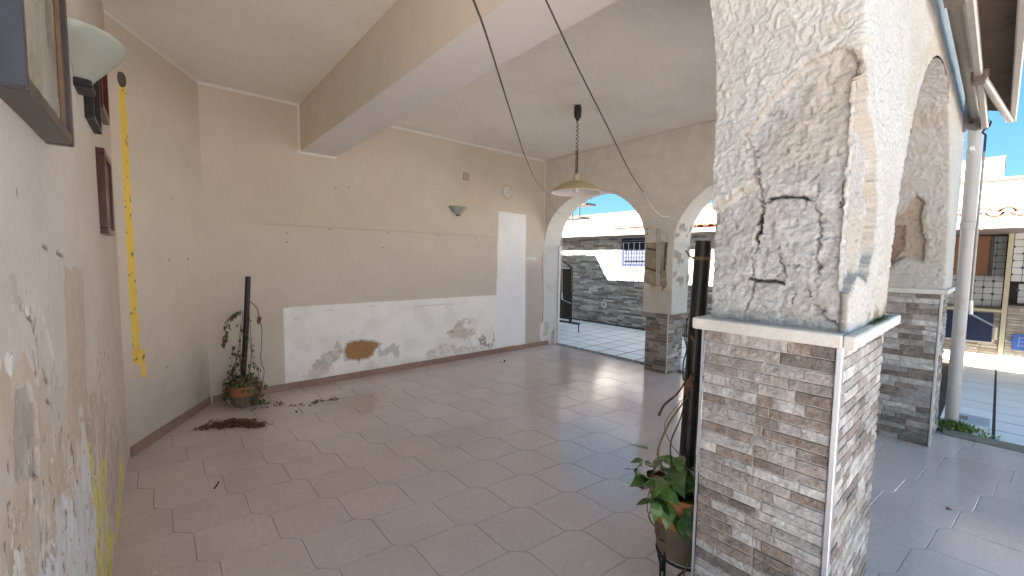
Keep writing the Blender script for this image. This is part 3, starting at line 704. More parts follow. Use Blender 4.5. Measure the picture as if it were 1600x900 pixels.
def shaft(name, par, rows, inner_y, x_in, x_out, n_in, n_out, crn, sp_in, sp_out, cracks_in, cracks_out, moss=None, side=-1, seed=50, amp=0.010, warm=0.0):
    """pier with its arch haunch: inner face (along Y) and front face (along X) as one skin round the corner"""
    Zr = np.array(rows); nr = len(Zr)
    uin = np.linspace(0, 1, n_in); uout = np.linspace(0, 1, n_out)
    xi = np.array([x_in(z) for z in Zr]); xo = np.array([x_out(z) for z in Zr])
    Vx = np.concatenate([np.repeat(xi[:, None], n_in, 1), xi[:, None] + (xo - xi)[:, None] * uout[None, 1:]], 1)
    Vy = np.concatenate([np.repeat((inner_y + (YA0 - inner_y) * uin)[None], nr, 0), np.full((nr, n_out - 1), YA0)], 1)
    Vz = np.repeat(Zr[:, None], n_in + n_out - 1, 1)
    p = P3(Vx, Vy, Vz)
    isin = np.zeros(Vx.shape, bool); isin[:, :n_in] = True
    slope = np.gradient(xi, Zr)
    nin = np.stack([np.full(nr, -1.0) * -side * -1, np.zeros(nr), slope * 1.0], -1)
    nin[:, 0] = side; nin[:, 2] = -side * slope
    nin /= np.linalg.norm(nin, axis=1)[:, None]
    dist = np.where(isin, Vy - YA0, np.abs(Vx - xi[:, None]))
    wb = sstep(-0.016, 0.016, np.where(isin, -dist, dist))
    N = nin[:, None, :] * (1 - wb)[..., None] + np.array((0, -1.0, 0)) * wb[..., None]
    N /= np.linalg.norm(N, axis=-1)[..., None]
    h0 = plaster_h(p, seed)
    n2 = fbm(p, 12, 4, seed + 20); n3 = fbm(p, 45, 3, seed + 21); n1 = fbm(p, 3.0, 4, seed + 22); n5 = fbm(p, 110, 2, seed + 23)
    hgt = 0.003 + h0 * amp * np.where(isin, 1.0, .72)
    c = np.ones(Vx.shape + (3,)) * np.array((0.45, 0.443, 0.415))
    c = mixc(c, (0.42, 0.38, 0.30), sstep(.52, .72, n1) * .55 + warm * .2)
    c = mixc(c, (0.37, 0.36, 0.335), sstep(.35, .08, h0) * .7)
    c = mixc(c, (0.40, 0.355, 0.28), sstep(.66, .76, n2) * .5)
    if moss is not None: c = mixc(c, moss, np.zeros(Vx.shape))
    dn = 0.020
    ax, az = (n2 - .5) * dn + (n3 - .5) * dn, (fbm(p, 14, 4, seed + 30) - .5) * dn * 2
    sm = np.zeros(Vx.shape)
    for pl in sp_in: sm = np.maximum(sm, in_poly(Vy + ax, Vz + az, pl) * isin)
    for pl in sp_out: sm = np.maximum(sm, in_poly(Vx + ax, Vz + az, pl) * ~isin)
    # soften by one cell, keep a broken lip
    lip = np.zeros_like(sm)
    for sh in ((0, 1), (0, -1), (1, 0), (-1, 0), (0, 2), (0, -2), (2, 0), (-2, 0), (3, 0), (0, 3), (-3, 0), (0, -3)): lip = np.maximum(lip, np.roll(sm, sh, (0, 1)))
    lip = lip * (1 - sm)
    conc = fbm(p, 26, 5, seed + 40, .62)
    pit = fbm(p, 70, 3, seed + 41); slab = fbm(p, 9, 3, seed + 42)
    hc = -0.020 + (conc - .5) * 0.012 + (n5 - .5) * .005 + (pit - .5) * .006 - sstep(.62, .74, n3) * .006 + np.floor(slab * 7) * .0016 - .005
    hgt = hgt * (1 - sm) + hc * sm
    hgt = hgt - lip * .003
    cc = np.ones(c.shape) * np.array((0.365, 0.36, 0.345)); cc = mixc(cc, (0.445, 0.44, 0.42), sstep(.42, .62, conc)); cc = mixc(cc, (0.27, 0.262, 0.245), sstep(.38, .26, n3) * .7); cc = mixc(cc, (0.26, 0.25, 0.235), sstep(.62, .74, pit) * .5); cc = mixc(cc, (0.36, 0.35, 0.335), sstep(.5, .62, slab) * .5)
    cc = mixc(cc, (0.38, 0.31, 0.215), sstep(.5, .7, n1) * .4)
    cc = mixc(cc, (0.36, 0.325, 0.26), (~isin) * sstep(.35, .6, n2) * .75)
    c = c * (1 - sm[..., None]) + cc * sm[..., None]
    c = mixc(c, (0.33, 0.295, 0.24), lip * .7)
    for L, w_, dp, col in cracks_in:
        dd = d_line(Vy + ax * .75 + (pit - .5) * .016, Vz + az * .6 + (conc - .5) * .02, L); ww = w_ * (.25 + 1.3 * n3) if w_ < .0055 else w_ * (.6 + .8 * n3); m = sstep(ww, ww * .3, dd) * isin; c = mixc(c, col, m); hgt -= m * dp
    for L, w_, dp, col in cracks_out:
        dd = d_line(Vx + ax * .35, Vz + az * .35, L); m = sstep(w_, w_ * .4, dd) * ~isin; c = mixc(c, col, m); hgt -= m * dp
    return p, N, hgt, c, isin, Vx, Vy, Vz, n2, n3
def arc_in1(z): return PX0 if z < A1Z else A1C + math.sqrt(max(0.0, A1R ** 2 - (min(z, 2.5) - A1Z) ** 2))
def arc_out1(z): return A2C - math.sqrt(A2R ** 2 - (min(z, 2.55) - A2Z) ** 2)
def arc_in2(z): return A2C + math.sqrt(A2R ** 2 - (min(z, 2.55) - A2Z) ** 2)

# --- near pillar
RS = (0.10, 0.05, 0.03); DK = (0.025, 0.018, 0.015); DG = (0.13, 0.12, 0.11)
np1 = thing('clad_pillar', 'nearest pillar clad in grey brown stone with crumbling concrete above its ledge', 'pillar', (1.85, 0.47, 0), 'stone clad pillars')
sp1 = [[(0.20, 2.05), (0.279, 2.03), (0.307, 2.074), (0.33, 2.087), (0.352, 2.082), (0.41, 2.076), (0.449, 2.038), (0.501, 1.999), (0.543, 1.929), (0.537, 1.871), (0.531, 1.80), (0.534, 1.746), (0.582, 1.718), (0.638, 1.68), (0.75, 1.672), (0.75, 1.25), (0.20, 1.25)]]
sp1o = [[(1.40, 1.99), (1.50, 2.03), (1.535, 1.993), (1.556, 1.929), (1.64, 1.92), (1.72, 1.809), (1.79, 1.677), (1.79, 1.537), (1.713, 1.44), (1.58, 1.47), (1.50, 1.42), (1.40, 1.42)]]
ck = [([(0.497, 1.703), (0.464, 1.705), (0.41, 1.701), (0.394, 1.693)], .0075, .016, DK), ([(0.521, 1.655), (0.522, 1.616), (0.528, 1.59), (0.526, 1.561)], .0075, .018, DK), ([(0.54, 1.44), (0.513, 1.441), (0.484, 1.437), (0.449, 1.432)], .007, .016, DK),
      ([(0.515, 1.645), (0.518, 1.625)], .004, .004, RS)]
for L, w_ in (([(0.526, 1.561), (0.536, 1.519), (0.535, 1.46), (0.531, 1.437), (0.537, 1.387), (0.553, 1.325)], .0034), ([(0.528, 1.745), (0.517, 1.705), (0.515, 1.654)], .0045), ([(0.377, 1.417), (0.363, 1.394), (0.341, 1.348), (0.33, 1.33)], .0034), ([(0.373, 1.673), (0.361, 1.631), (0.359, 1.59), (0.361, 1.531), (0.361, 1.49), (0.354, 1.46)], .0032), ([(0.461, 1.55), (0.456, 1.5), (0.449, 1.475), (0.461, 1.45)], .0036), ([(0.365, 1.754), (0.368, 1.719), (0.374, 1.685)], .0030), ([(0.33, 1.332), (0.311, 1.328), (0.282, 1.317)], .0045), ([(0.537, 1.87), (0.533, 1.8), (0.528, 1.745)], .0045), ([(0.415, 1.402), (0.411, 1.365)], .0028), ([(0.44, 1.488), (0.40, 1.485)], .0024), ([(0.48, 1.70), (0.51, 1.69), (0.53, 1.70)], .005), ([(0.394, 1.693), (0.375, 1.685)], .004), ([(0.449, 1.432), (0.44, 1.45), (0.45, 1.475)], .004)):
    ck.append((L, w_, .007, DG))
cko = [([(1.56, 1.80), (1.56, 1.748)], .006, .008, DK), ([(1.505, 1.728), (1.50, 1.697), (1.49, 1.663)], .005, .008, DG), ([(1.535, 1.612), (1.575, 1.557)], .004, .006, DG), ([(1.52, 1.70), (1.515, 1.66)], .007, .01, DK), ([(1.66, 1.75), (1.66, 1.60)], .004, .005, (.3, .25, .18))]
rows = np.concatenate([axis_steps(1.295, 2.34, .0042)[:-1], axis_steps(2.34, 3.155, .012)])
p, N, hgt, c, isin, Vx, Vy, Vz, n2, n3 = shaft('p', np1, rows, YA1, arc_in1, arc_out1, 94, 150, 0, sp1, sp1o, ck, cko, seed=50, amp=.0155)
moss = sstep(1.365, 1.315, Vz + (n3 - .5) * .07) * (~isin) * sstep(1.72, 1.8, Vx) ; c = mixc(c, (0.15, 0.12, 0.05), moss * sstep(.35, .55, n2) * .9)
c = mixc(c, (0.42, 0.37, 0.27), (~isin) * sstep(0.30, 0.12, np.array([arc_out1(z) for z in rows])[:, None] - Vx) * sstep(1.95, 2.2, Vz) * sstep(.3, .6, n2) * .75)
grid_mesh('plaster_shaft', p + N * hgt[..., None], c, M['relief'], np1)
# crown between the arches
xs = axis_steps(A2C - .41, A2C + .41, .012); ts = np.linspace(0, 1, 50)
XX, TT = np.meshgrid(xs, ts); zb = A2Z + np.sqrt(A2R ** 2 - (XX - A2C) ** 2); ZZ = zb + (3.155 - zb) * TT
p = P3(XX, np.full_like(XX, YA0), ZZ); h0 = plaster_h(p, 50)
c = mixc(np.ones(XX.shape + (3,)) * np.array((0.45, .443, .415)), (0.40, 0.355, 0.27), sstep(.3, .02, ZZ - zb) * .6)
grid_mesh('crown_face', p + np.array((0, -1, 0)) * (.003 + h0 * .0075)[..., None], c, M['relief'], aw)
th = np.linspace(R(70), R(110), 90); yy = axis_steps(YA0 - .007, YA1, .008)
TH, YY = np.meshgrid(th, yy); p = P3(A2C + A2R * np.cos(TH), YY, A2Z + A2R * np.sin(TH))
grid_mesh('arch_soffit', p - np.stack([np.cos(TH), 0 * TH, np.sin(TH)], -1) * (plaster_h(p, 80) * .017 + .003)[..., None], np.ones(TH.shape + (3,)) * np.array((.45, .443, .415)), M['relief'], aw, flip=True)
# near pillar base
rs = random.Random(11)
MB().box((1.502, 0.292, 0), (2.208, 0.664, 1.258)).build('base_core', M['joint'], np1)
r1 = stone_rows(0.384, 1.256, rs, .031, .042, .06, .19, splits=((0.205, 0.72, 1.07), (0.19, .2, .6)))
r2 = stone_rows(0.706, 1.256, rs, .031, .042, .05, .18)
vis1 = [q for q in r1 if q[1] > 0.30]; vis2 = [q for q in r2 if q[1] > 0.24]
room = 298 - len(vis1)
vis2s = sorted(vis2, key=lambda q: -q[1])[:room] if len(vis2) > room else vis2
clad_parts(np1, vis1, (1.502, 0.2935, 0), 'y', -1, depth=.007, rnd_=rs)
clad_parts(np1, vis2s, (1.515, 0.292, 0), 'x', -1, depth=.007, rnd_=rs)
mb = MB(); clad_stuff(mb, [q for q in r1 if q[1] <= 0.30], (1.502, 0.2935, 0), 'y', .008, rnd_=rs); clad_stuff(mb, [q for q in r2 if q not in vis2s], (1.515, 0.292, 0), 'x', .008, rnd_=rs)
o = mb.build('stone_cladding', M['stonecol'], np1); o['kind'] = 'stuff'
MB().box((1.488, 0.277, 0), (1.5125, 0.2925, 1.257), bev=.002).build('corner_trim', M['trim'], np1)
MB().box((1.4895, 0.679, 0), (1.5, 0.684, 1.257)).build('edge_trim', M['trim'], np1)
def ledge_slab(par, a, b, nick=None):
    o = MB().box(a, b, bev=.004).build('ledge', M['ledge'], par)
    return o
ledge_slab(np1, (1.452, 0.2735, 1.2585), (2.245, 0.705, 1.2985))
ledge_slab(np1, (1.4545, 0.243, 1.2592), (2.245, 0.2725, 1.2978))
# moss stuff on the ledge
mb = MB()
for k in range(260):
    x = rs.uniform(1.78, 2.14); y = 0.272 - abs(rs.gauss(0, .009)); zz = 1.297; r = rs.uniform(.003, .008)
    mb.add([(x - r, y, zz), (x + r, y + r * .4, zz), (x, y - r * .5, zz + r * rs.uniform(.6, 2))], [(0, 1, 2)])
o = mb.build('moss', M['weed'], np1); o['kind'] = 'stuff'

# --- corner pillar
np2 = thing('clad_pillar', 'corner pillar beside the downpipe with a torn hole in its white plaster', 'pillar', (5.1, 0.47, 0), 'stone clad pillars')
sp2 = [[(0.62, 1.85), (0.581, 1.89), (0.542, 1.90), (0.495, 1.985), (0.448, 2.029), (0.414, 1.978), (0.43, 1.842), (0.419, 1.755), (0.404, 1.668), (0.408, 1.526), (0.483, 1.564), (0.535, 1.555), (0.61, 1.464), (0.75, 1.42), (0.75, 1.86)]]
rows = np.concatenate([axis_steps(1.295, 2.55, .0085)[:-1], axis_steps(2.55, 3.155, .014)])
ck2 = [([(0.533, 1.80), (0.531, 1.60)], .012, .012, DK), ([(0.62, 1.805), (0.536, 1.803)], .008, .006, DG)]
p, N, hgt, c, isin, Vx, Vy, Vz, n2, n3 = shaft('p', np2, rows, YA1, arc_in2, lambda z: XF2, 46, 60, 0, sp2, [], ck2, [], seed=80, amp=.017)
br_ = in_poly(Vy, Vz, [(0.70, 1.80), (0.54, 1.795), (0.537, 1.61), (0.604, 1.50), (0.70, 1.46)]) * isin
c = mixc(c, (0.24, 0.15, 0.10), br_ * .85); hgt -= br_ * .012
hole = in_poly(Vy + (n2 - .5) * .02, Vz, sp2[0]) * isin; c = mixc(c, (0.36, 0.27, 0.19), hole * (1 - br_) * .75)
c = mixc(c, (0.43, 0.38, 0.29), (~isin) * sstep(.25, .03, Vx - np.array([arc_in2(z) for z in rows])[:, None]) * sstep(2.0, 2.3, Vz) * .7)
grid_mesh('plaster_shaft', p + N * hgt[..., None], c, M['relief'], np2)
MB().box((4.762, 0.292, 0), (XF2 - .01, 0.65, 1.258)).build('base_core', M['joint'], np2)
r3 = stone_rows(0.36, 1.256, rs, .038, .050, .07, .22)
clad_parts(np2, r3, (4.762, 0.294, 0), 'y', -1, depth=.010, rnd_=rs)
mb = MB(); clad_stuff(mb, stone_rows(0.66, 1.256, rs, .030, .042, .08, .22), (4.775, 0.292, 0), 'x', .008, rnd_=rs)
o = mb.build('stone_cladding', M['stonecol'], np2); o['kind'] = 'stuff'
MB().box((4.749, 0.277, 0), (4.774, 0.2925, 1.257), bev=.002).build('corner_trim', M['ledge'], np2)
ledge_slab(np2, (4.725, 0.248, 1.2585), (XF2 + .01, 0.67, 1.2985))

# ================================================================== far arched wall
fa = thing('arched_wall', 'beige textured wall with two arches at the far end of the terrace', 'wall', (5.24, 2.9, 0))
FZ, FA, FB = 1.74, 0.97, 0.80
prof = [(5.10, FZ)] + [(5.10, 3.155), (0.5, 3.155), (0.5, 0.0), (0.78, 0.0)] + arc(1.75, FZ, FA, FB, math.pi, 0, 36)[0:] + [(3.14, FZ)] + arc(4.11, FZ, FA, FB, math.pi, 0, 36)[1:-1] + [(5.08, FZ)]
wf = MB().prism(prof, 'x', XF, XF2).build('wall_face', M['farplaster'], fa)
for cy in (1.75, 4.11):
    pts = arc(cy, FZ, FA - .003, FB - .003, 0, math.pi, 36); mb = MB()
    n = len(pts); vs = [(XF + .002, y, z) for y, z in pts] + [(XF2 - .002, y, z) for y, z in pts]
    mb.add(vs, [(k, k + 1, n + k + 1, n + k) for k in range(n - 1)])
    mb.build('arch_soffit', M['intrados'], fa, smooth=True, fix=False)
mb = MB(); mb.box((XF2 - .05, 5.06, 0), (XF2, 5.1, FZ)); mb.build('jamb', M['intrados'], fa)
fp = thing('clad_pillar', 'far pillar between the two arches with bared pipes and broken plaster', 'pillar', (5.24, 2.93, 0), 'stone clad pillars')
# pillar shaft skin : -X face and -Y face
Zr = axis_steps(.80, 2.06, .010); uy = axis_steps(3.13, 2.735, .010); ux = axis_steps(XF, XF2, .012)
Vy = np.concatenate([np.repeat(uy[None], len(Zr), 0), np.full((len(Zr), len(ux) - 1), 2.735)], 1)
Vx = np.concatenate([np.full((len(Zr), len(uy)), XF - .004), np.repeat(ux[None, 1:], len(Zr), 0)], 1); Vz = np.repeat(Zr[:, None], Vy.shape[1], 1)
isf = np.zeros(Vy.shape, bool); isf[:, :len(uy)] = True
# follow the arch curves above the springing
lim = np.array([1.75 + FA * math.sqrt(max(0, 1 - ((max(z, FZ) - FZ) / FB) ** 2)) for z in Zr]); limL = 4.11 - (lim - 1.75)
lim = np.where(Zr > FZ, lim, 2.72); limL = np.where(Zr > FZ, limL, 3.14)
tt = (3.13 - Vy) / (3.13 - 2.735); Vy = limL[:, None] - .005 + (lim - limL + .01)[:, None] * np.clip(tt, 0, 1)
p = P3(Vx, Vy, Vz); n2 = fbm(p, 12, 4, 91); n3 = fbm(p, 36, 3, 92); n1 = fbm(p, 4, 3, 93)
c = np.ones(Vx.shape + (3,)) * np.array((0.66, .62, .55))
c = mixc(c, (0.56, .53, .47), sstep(1.18, 1.10, Vz)); hgt = (plaster_h(p, 95) * .008) * np.where(Vz < 1.12, .25, 1)
spf = in_poly(Vy + (n2 - .5) * .05, Vz + (n3 - .5) * .05, [(3.30, 1.99), (3.06, 1.93), (2.99, 1.84), (2.93, 1.90), (2.86, 1.87), (2.80, 1.80), (2.82, 1.373), (2.80, 1.17), (2.89, 1.08), (2.98, 1.12), (3.04, 1.19), (3.20, 1.22)]) * isf
c = mixc(c, (0.33, .27, .19), spf); c = mixc(c, (0.42, .36, .27), spf * sstep(.45, .65, n2)); hgt = hgt * (1 - spf) + spf * (-.012 + (n3 - .5) * .012)
bf = (~isf) * 1.0; c = mixc(c, (0.60, .58, .53), bf); c = mixc(c, (.36, .32, .26), bf * sstep(.52, .62, n2) * sstep(1.1, 1.2, Vz)); hgt += bf * ((n2 - .5) * .05 * sstep(1.05, 1.25, Vz))
for L in ([(3.12, 1.66), (2.99, 1.64)], [(3.12, 1.40), (2.90, 1.34)], [(2.93, 1.86), (2.94, 1.75)], [(2.845, 1.78), (2.85, 1.38)]):
    m = sstep(.014, .006, d_line(Vy, Vz, L)) * isf; c = mixc(c, (.05, .04, .035), m); hgt -= m * .012
wb = np.where(isf, 0.0, 1.0)[..., None]
fade = sstep(2.06, 1.96, Vz); hgt = hgt * fade - .009 * (1 - fade)
c = c * fade[..., None] + np.array((0.66, .62, .55)) * (1 - fade[..., None])
grid_mesh('plaster_shaft', p + (np.array((-1., 0, 0)) * (1 - wb) + np.array((0, -1., 0)) * wb) * (hgt + .006)[..., None], c, M['relief'], fp)
MB().box((XF + .012, 2.772, 0), (XF2 - .01, 3.098, .812)).build('base_core', M['joint'], fp)
MB().box((XF + .02, 2.75, .80), (XF2 - .02, 3.11, 2.0)).build('shaft_core', M['core'], fp)
mb = MB(); clad_stuff(mb, stone_rows(.318, .81, rs, .034, .046, .07, .22), (XF + .012, 2.776, 0), 'y', .009, rnd_=rs, pal=STONES[:3] + STONES[4:6] + STONES[7:10]); clad_stuff(mb, stone_rows(.38, .81, rs, .034, .046, .07, .22), (XF + .014, 2.772, 0), 'x', .009, rnd_=rs)
o = mb.build('stone_cladding', M['stonecol'], fp); o['kind'] = 'stuff'
MB().box((XF + .001, 2.762, 0), (XF + .013, 2.774, .815)).build('corner_trim', M['ledge'], fp)
for y0, y1 in ((2.955, 2.945), (2.93, 2.925), (2.905, 2.905)):
    MB().tube([(XF - .012, y0 + .02, 1.93), (XF - .016, y0, 1.7), (XF - .016, y1, 1.17)], .0075, 8).build('conduit', M['wire'], fp, smooth=True)
MB().box((XF - .035, 2.875, 1.075), (XF + .01, 2.99, 1.165), bev=.006).build('junction_box', M['cream_plastic'], fp)
so_ = thing('pipe_stub', 'short white pipe stub at the foot of the far arch', 'pipe', (XF2 - .12, 5.04, 0))
MB().tube([(5.30, 5.035, 0), (5.30, 5.035, .24)], .022, 14).build('tube', M['white_plastic'], so_, smooth=True)
MB().lathe([(.0, .25), (.026, .25), (.026, .215), (.021, .215)], (5.30, 5.035, 0), 14).build('cap', M['white_plastic'], so_, smooth=True)

# ================================================================== wall fittings
def back_sconce():
    t = thing('wall_lamp', 'small shell shaped wall lamp on the back wall left of the white panel', 'wall lamp', (3.28, YB, 2.11), 'wall lamps')
    mb = MB(); n = 18
    pr_ = [(.155, 2.225), (.150, 2.212), (.115, 2.18), (.075, 2.145), (.045, 2.118)]
    rows_ = []
    for r, z in pr_: rows_ += [(3.28 + r * math.cos(math.pi * k / n), YB - r * .75 * math.sin(math.pi * k / n), z) for k in range(n + 1)]
    mb.add(rows_, [(i * (n + 1) + k, i * (n + 1) + k + 1, (i + 1) * (n + 1) + k + 1, (i + 1) * (n + 1) + k) for i in range(len(pr_) - 1) for k in range(n)])
    mb.build('shade', M['glass_shade'], t, smooth=True, fix=False)
    MB().box((3.245, YB - .035, 2.10), (3.315, YB, 2.122), bev=.004).build('bracket', M['clamp'], t)
back_sconce()
t = thing('cover_plate', 'small blank square cover plate high on the back wall', 'cover plate', (3.42, YB, 2.67))
MB().box((3.375, YB - .012, 2.625), (3.475, YB + .01, 2.735), bev=.003).build('plate', mat('cover_paint', (.44, .36, .27), .6, .05, 8), t)
MB().box((3.40, YB - .0145, 2.65), (3.45, YB - .0115, 2.71)).build('blank_insert', mat('cover_insert', (.40, .33, .25), .6, .05, 8), t)
t = thing('round_vent', 'round white ringed vent high on the back wall above the white panel', 'vent', (4.19, YB, 2.54), 'round vents')
MB().lathe([(.052, .0), (.055, -.012), (.072, -.012), (.075, 0)], (4.19, YB, 2.54), 28, 'y').build('ring', M['white_plastic'], t, smooth=True)
MB().lathe([(.0005, -.003), (.053, -.003), (.053, .004)], (4.19, YB, 2.54), 24, 'y').build('grille', M['core'], t)
MB().lathe([(.105, -.0012), (.112, -.003), (.118, -.0012)], (4.19, YB, 2.54), 28, 'y').build('paint_ring', mat('ring_paint', (.44, .37, .29), .7, .05, 8), t, smooth=True)
# near wall lamp
t = thing('wall_lamp', 'large pale green glass wall lamp behind the big frame on the left wall', 'wall lamp', (XN, 2.42, 2.33), 'wall lamps')
mb = MB(); n = 30; pr_ = [(.20, 2.335), (.197, 2.322), (.17, 2.29), (.125, 2.245), (.08, 2.20), (.05, 2.165)]
pr_ = pr_ + [(r - .005, z + .004) for r, z in pr_[::-1]]
rows_ = []
for r, z in pr_: rows_ += [(XN + max(0.0, r) * .78 * math.sin(math.pi * k / n), 2.40 - r * math.cos(math.pi * k / n), z) for k in range(n + 1)]
mb.add(rows_, [(i * (n + 1) + k, i * (n + 1) + k + 1, (i + 1) * (n + 1) + k + 1, (i + 1) * (n + 1) + k) for i in range(len(pr_) - 1) for k in range(n)])
mb.build('shade', M['glass_shade'], t, smooth=True)
MB().box((XN - .01, 2.33, 2.14), (XN + .05, 2.47, 2.172), bev=.006).build('bracket', M['black'], t)
# frames on the near wall
def frame(t, y0, y1, z0, z1, x0, x1, wd, mo, mi, pane):
    MB().box((x0, y0, z1 - wd), (x1, y1, z1), bev=.003).build('rail', mo, t); MB().box((x0, y0, z0), (x1, y1, z0 + wd), bev=.003).build('rail', mo, t)
    MB().box((x0, y0, z0 + wd), (x1, y0 + wd, z1 - wd), bev=.003).build('stile', mi, t); MB().box((x0, y1 - wd, z0 + wd), (x1, y1, z1 - wd), bev=.003).build('stile', mi, t)
    MB().box((x0, y0 + wd - .002, z0 + wd - .002), (x0 + .006, y1 - wd + .002, z1 - wd + .002)).build('picture', pane, t)
t = thing('picture_frame', 'big deep dark framed picture at the top left on the near wall', 'picture frame', (XN, 1.45, 1.80), 'frames on the left wall')
FX = -0.173
y0, y1, z0, z1 = 1.168, 1.738, 1.80, 2.45
# deep box frame: sides reach back to the wall
for nm, a, b, mm in (('side_panel', (XN - .005, y0, z0), (FX, y0 + .03, z1), 'frame_blue'), ('side_panel', (XN - .005, y1 - .03, z0), (FX, y1, z1), 'frame_dark'), ('bottom_panel', (XN - .005, y0 + .031, z0 + .001), (FX - .001, y1 - .031, z0 + .031), 'frame_dark'), ('top_panel', (XN - .005, y0 + .031, z1 - .03), (FX - .001, y1 - .031, z1 - .001), 'frame_dark')):
    MB().box(a, b, bev=.003).build(nm, M[mm], t)
MB().box((FX - .025, y0 + .03, z0 + .03), (FX - .020, y1 - .03, z1 - .03)).build('picture', M['picture'], t)
for a, b in (((FX - .019, y0 + .031, z0 + .032), (FX - .010, y0 + .043, z1 - .032)), ((FX - .019, y1 - .043, z0 + .032), (FX - .010, y1 - .031, z1 - .032)), ((FX - .019, y0 + .044, z0 + .032), (FX - .010, y1 - .044, z0 + .044))):
    MB().box(a, b).build('inner_moulding', M['goldwood'], t)
t = thing('picture_frame', 'black backed frame hanging below the green glass wall lamp', 'picture frame', (XN, 2.7, 2.15), 'frames on the left wall')
frame(t, 2.62, 2.95, 2.09, 2.42, XN - .002, XN + .030, .022, M['black'], M['black'], M['mirror'])
t = thing('picture_frame', 'reddish frame just beside the black backed frame near the corner', 'picture frame', (XN, 3.0, 2.15), 'frames on the left wall')
frame(t, 3.05, 3.45, 2.25, 2.58, XN - .002, XN + .032, .03, M['mahogany'], M['mahogany'], M['mirror'])
t = thing('picture_frame', 'lowest mahogany frame with brown inner edge beside the yellow strip', 'picture frame', (XN, 3.0, 1.6), 'frames on the left wall')
frame(t, 2.96, 3.36, 1.600, 2.03, XN - .002, XN + .034, .03, M['mahogany'], M['mahogany'], M['mirror'])
for a, b in (((XN + .004, 2.989, 1.631), (XN + .020, 3.002, 1.999)), ((XN + .004, 3.318, 1.631), (XN + .020, 3.331, 1.999)), ((XN + .004, 3.003, 1.629), (XN + .02, 3.317, 1.642))): MB().box(a, b).build('inner_edge', M['goldwood'], t)

# pendant lamp
LX, LY = 3.483, 3.041
t = thing('pendant_lamp', 'cream dome pendant lamp on a coiled black cord under the ceiling', 'pendant lamp', (LX, LY, 2.24))
MB().lathe([(.0005, 3.165), (.05, 3.165), (.055, 3.15), (.0005, 3.148)], (LX, LY, 0), 20).build('ceiling_plate', M['white_plastic'], t, smooth=True)
MB().lathe([(.0005, 3.147), (.034, 3.147), (.040, 3.12), (.038, 3.03), (.020, 3.005), (.012, 2.985), (.0005, 2.985)], (LX, LY, 0), 20).build('reel_case', M['black'], t, smooth=True)
pts = []
for k in range(0, 420):
    u = k / 419; z = 2.985 - .56 * u; turns = 13 * u + 10 * max(0, u - .55) / .45 * 1.2; r_ = .011 + .004 * u
    pts.append((LX + r_ * math.cos(turns * 6.283), LY + r_ * math.sin(turns * 6.283), z))
MB().tube(pts, .0042, 5).build('coiled_cord', M['black'], t, smooth=True)
MB().lathe([(.0005, 2.425), (.026, 2.425), (.033, 2.41), (.033, 2.355), (.030, 2.35)], (LX, LY, 0), 20).build('neck', M['cream_plastic'], t, smooth=True)
outer = [(.030, 2.352), (.07, 2.347), (.13, 2.330), (.19, 2.298), (.235, 2.262), (.262, 2.236), (.266, 2.228)]
MB().lathe(outer, (LX, LY, 0), 48).build('dome', M['lamp_shade'], t, smooth=True, fix=False)
MB().lathe([(r - .004, z - .004) for r, z in outer], (LX, LY, 0), 48).build('dome_lining', M['lamp_white'], t, smooth=True, fix=False)
MB().lathe([(.266, 2.229), (.268, 2.226), (.264, 2.222), (.261, 2.226)], (LX, LY, 0), 48).build('rim', M['lamp_white'], t, smooth=True)
MB().lathe([(.0005, 2.345), (.022, 2.34), (.022, 2.29), (.0005, 2.287)], (LX, LY, 0), 16).build('bulb_holder', M['white_plastic'], t, smooth=True)
MB().lathe([(.0005, 2.286), (.014, 2.283), (.028, 2.262), (.030, 2.245), (.020, 2.225), (.0005, 2.217)], (LX, LY, 0), 16).build('bulb', M['lamp_white'], t, smooth=True)
# hanging cables
def smooth_path(P, n=8):
    P = [Vector(q) for q in P]; out = []
    for i in range(len(P) - 1):
        a, b, c_, d_ = P[max(i - 1, 0)], P[i], P[i + 1], P[min(i + 2, len(P) - 1)]
        for k in range(n):
            t_ = k / n; out.append(0.5 * ((2 * b) + (-a + c_) * t_ + (2 * a - 5 * b + 4 * c_ - d_) * t_ ** 2 + (-a + 3 * b - 3 * c_ + d_) * t_ ** 3))
    return out + [P[-1]]

t = thing('hanging_cable', 'cable with painted silhouette and lit tones sagging across to the wall corner left of the pendant lamp', 'cable', (5.03, 5.1, 2.65))
MB().tube(smooth_path([(-.24, .30, 2.0), (0.0, .34, 1.98), (0.25, .475, 1.972), (0.473, 0.68, 1.99), (0.598, 0.802, 2.008), (0.869, 1.066, 2.022), (1.20, 1.38, 2.025), (1.642, 1.819, 2.079), (3.2, 3.35, 2.33), (5.02, 5.065, 2.66)]), .0026, 6).build('strand', M['wire_silhouette'], t, smooth=True)  # near run coloured dark as a silhouette against the light
MB().tube(smooth_path([(5.02, 5.065, 2.66), (5.028, 4.98, 2.50), (5.03, 4.80, 2.285), (5.2, 4.78, 2.27)]), .005, 6).build('lit_end', M['wire'], t, smooth=True)  # pale because the light on this end is in its colour
t = thing('hanging_cable', 'cable in painted silhouette with a lit pale end pinned above the far pillar', 'cable', (5.03, 2.656, 1.99))
pts = [(-.235, .33, 2.22), (0.25, 0.49, 2.14), (0.665, 0.68, 2.066), (0.877, 0.776, 2.027), (1.245, 0.942, 1.972), (1.69, 1.144, 1.906), (2.081, 1.321, 1.882), (2.498, 1.51, 1.846), (3.077, 1.772, 1.852), (3.601, 2.009, 1.902), (5.025, 2.656, 1.988)]
MB().tube(smooth_path(pts[:7]), .0024, 6).build('strand', M['wire_silhouette'], t, smooth=True)  # backlit stretch, its silhouette painted in
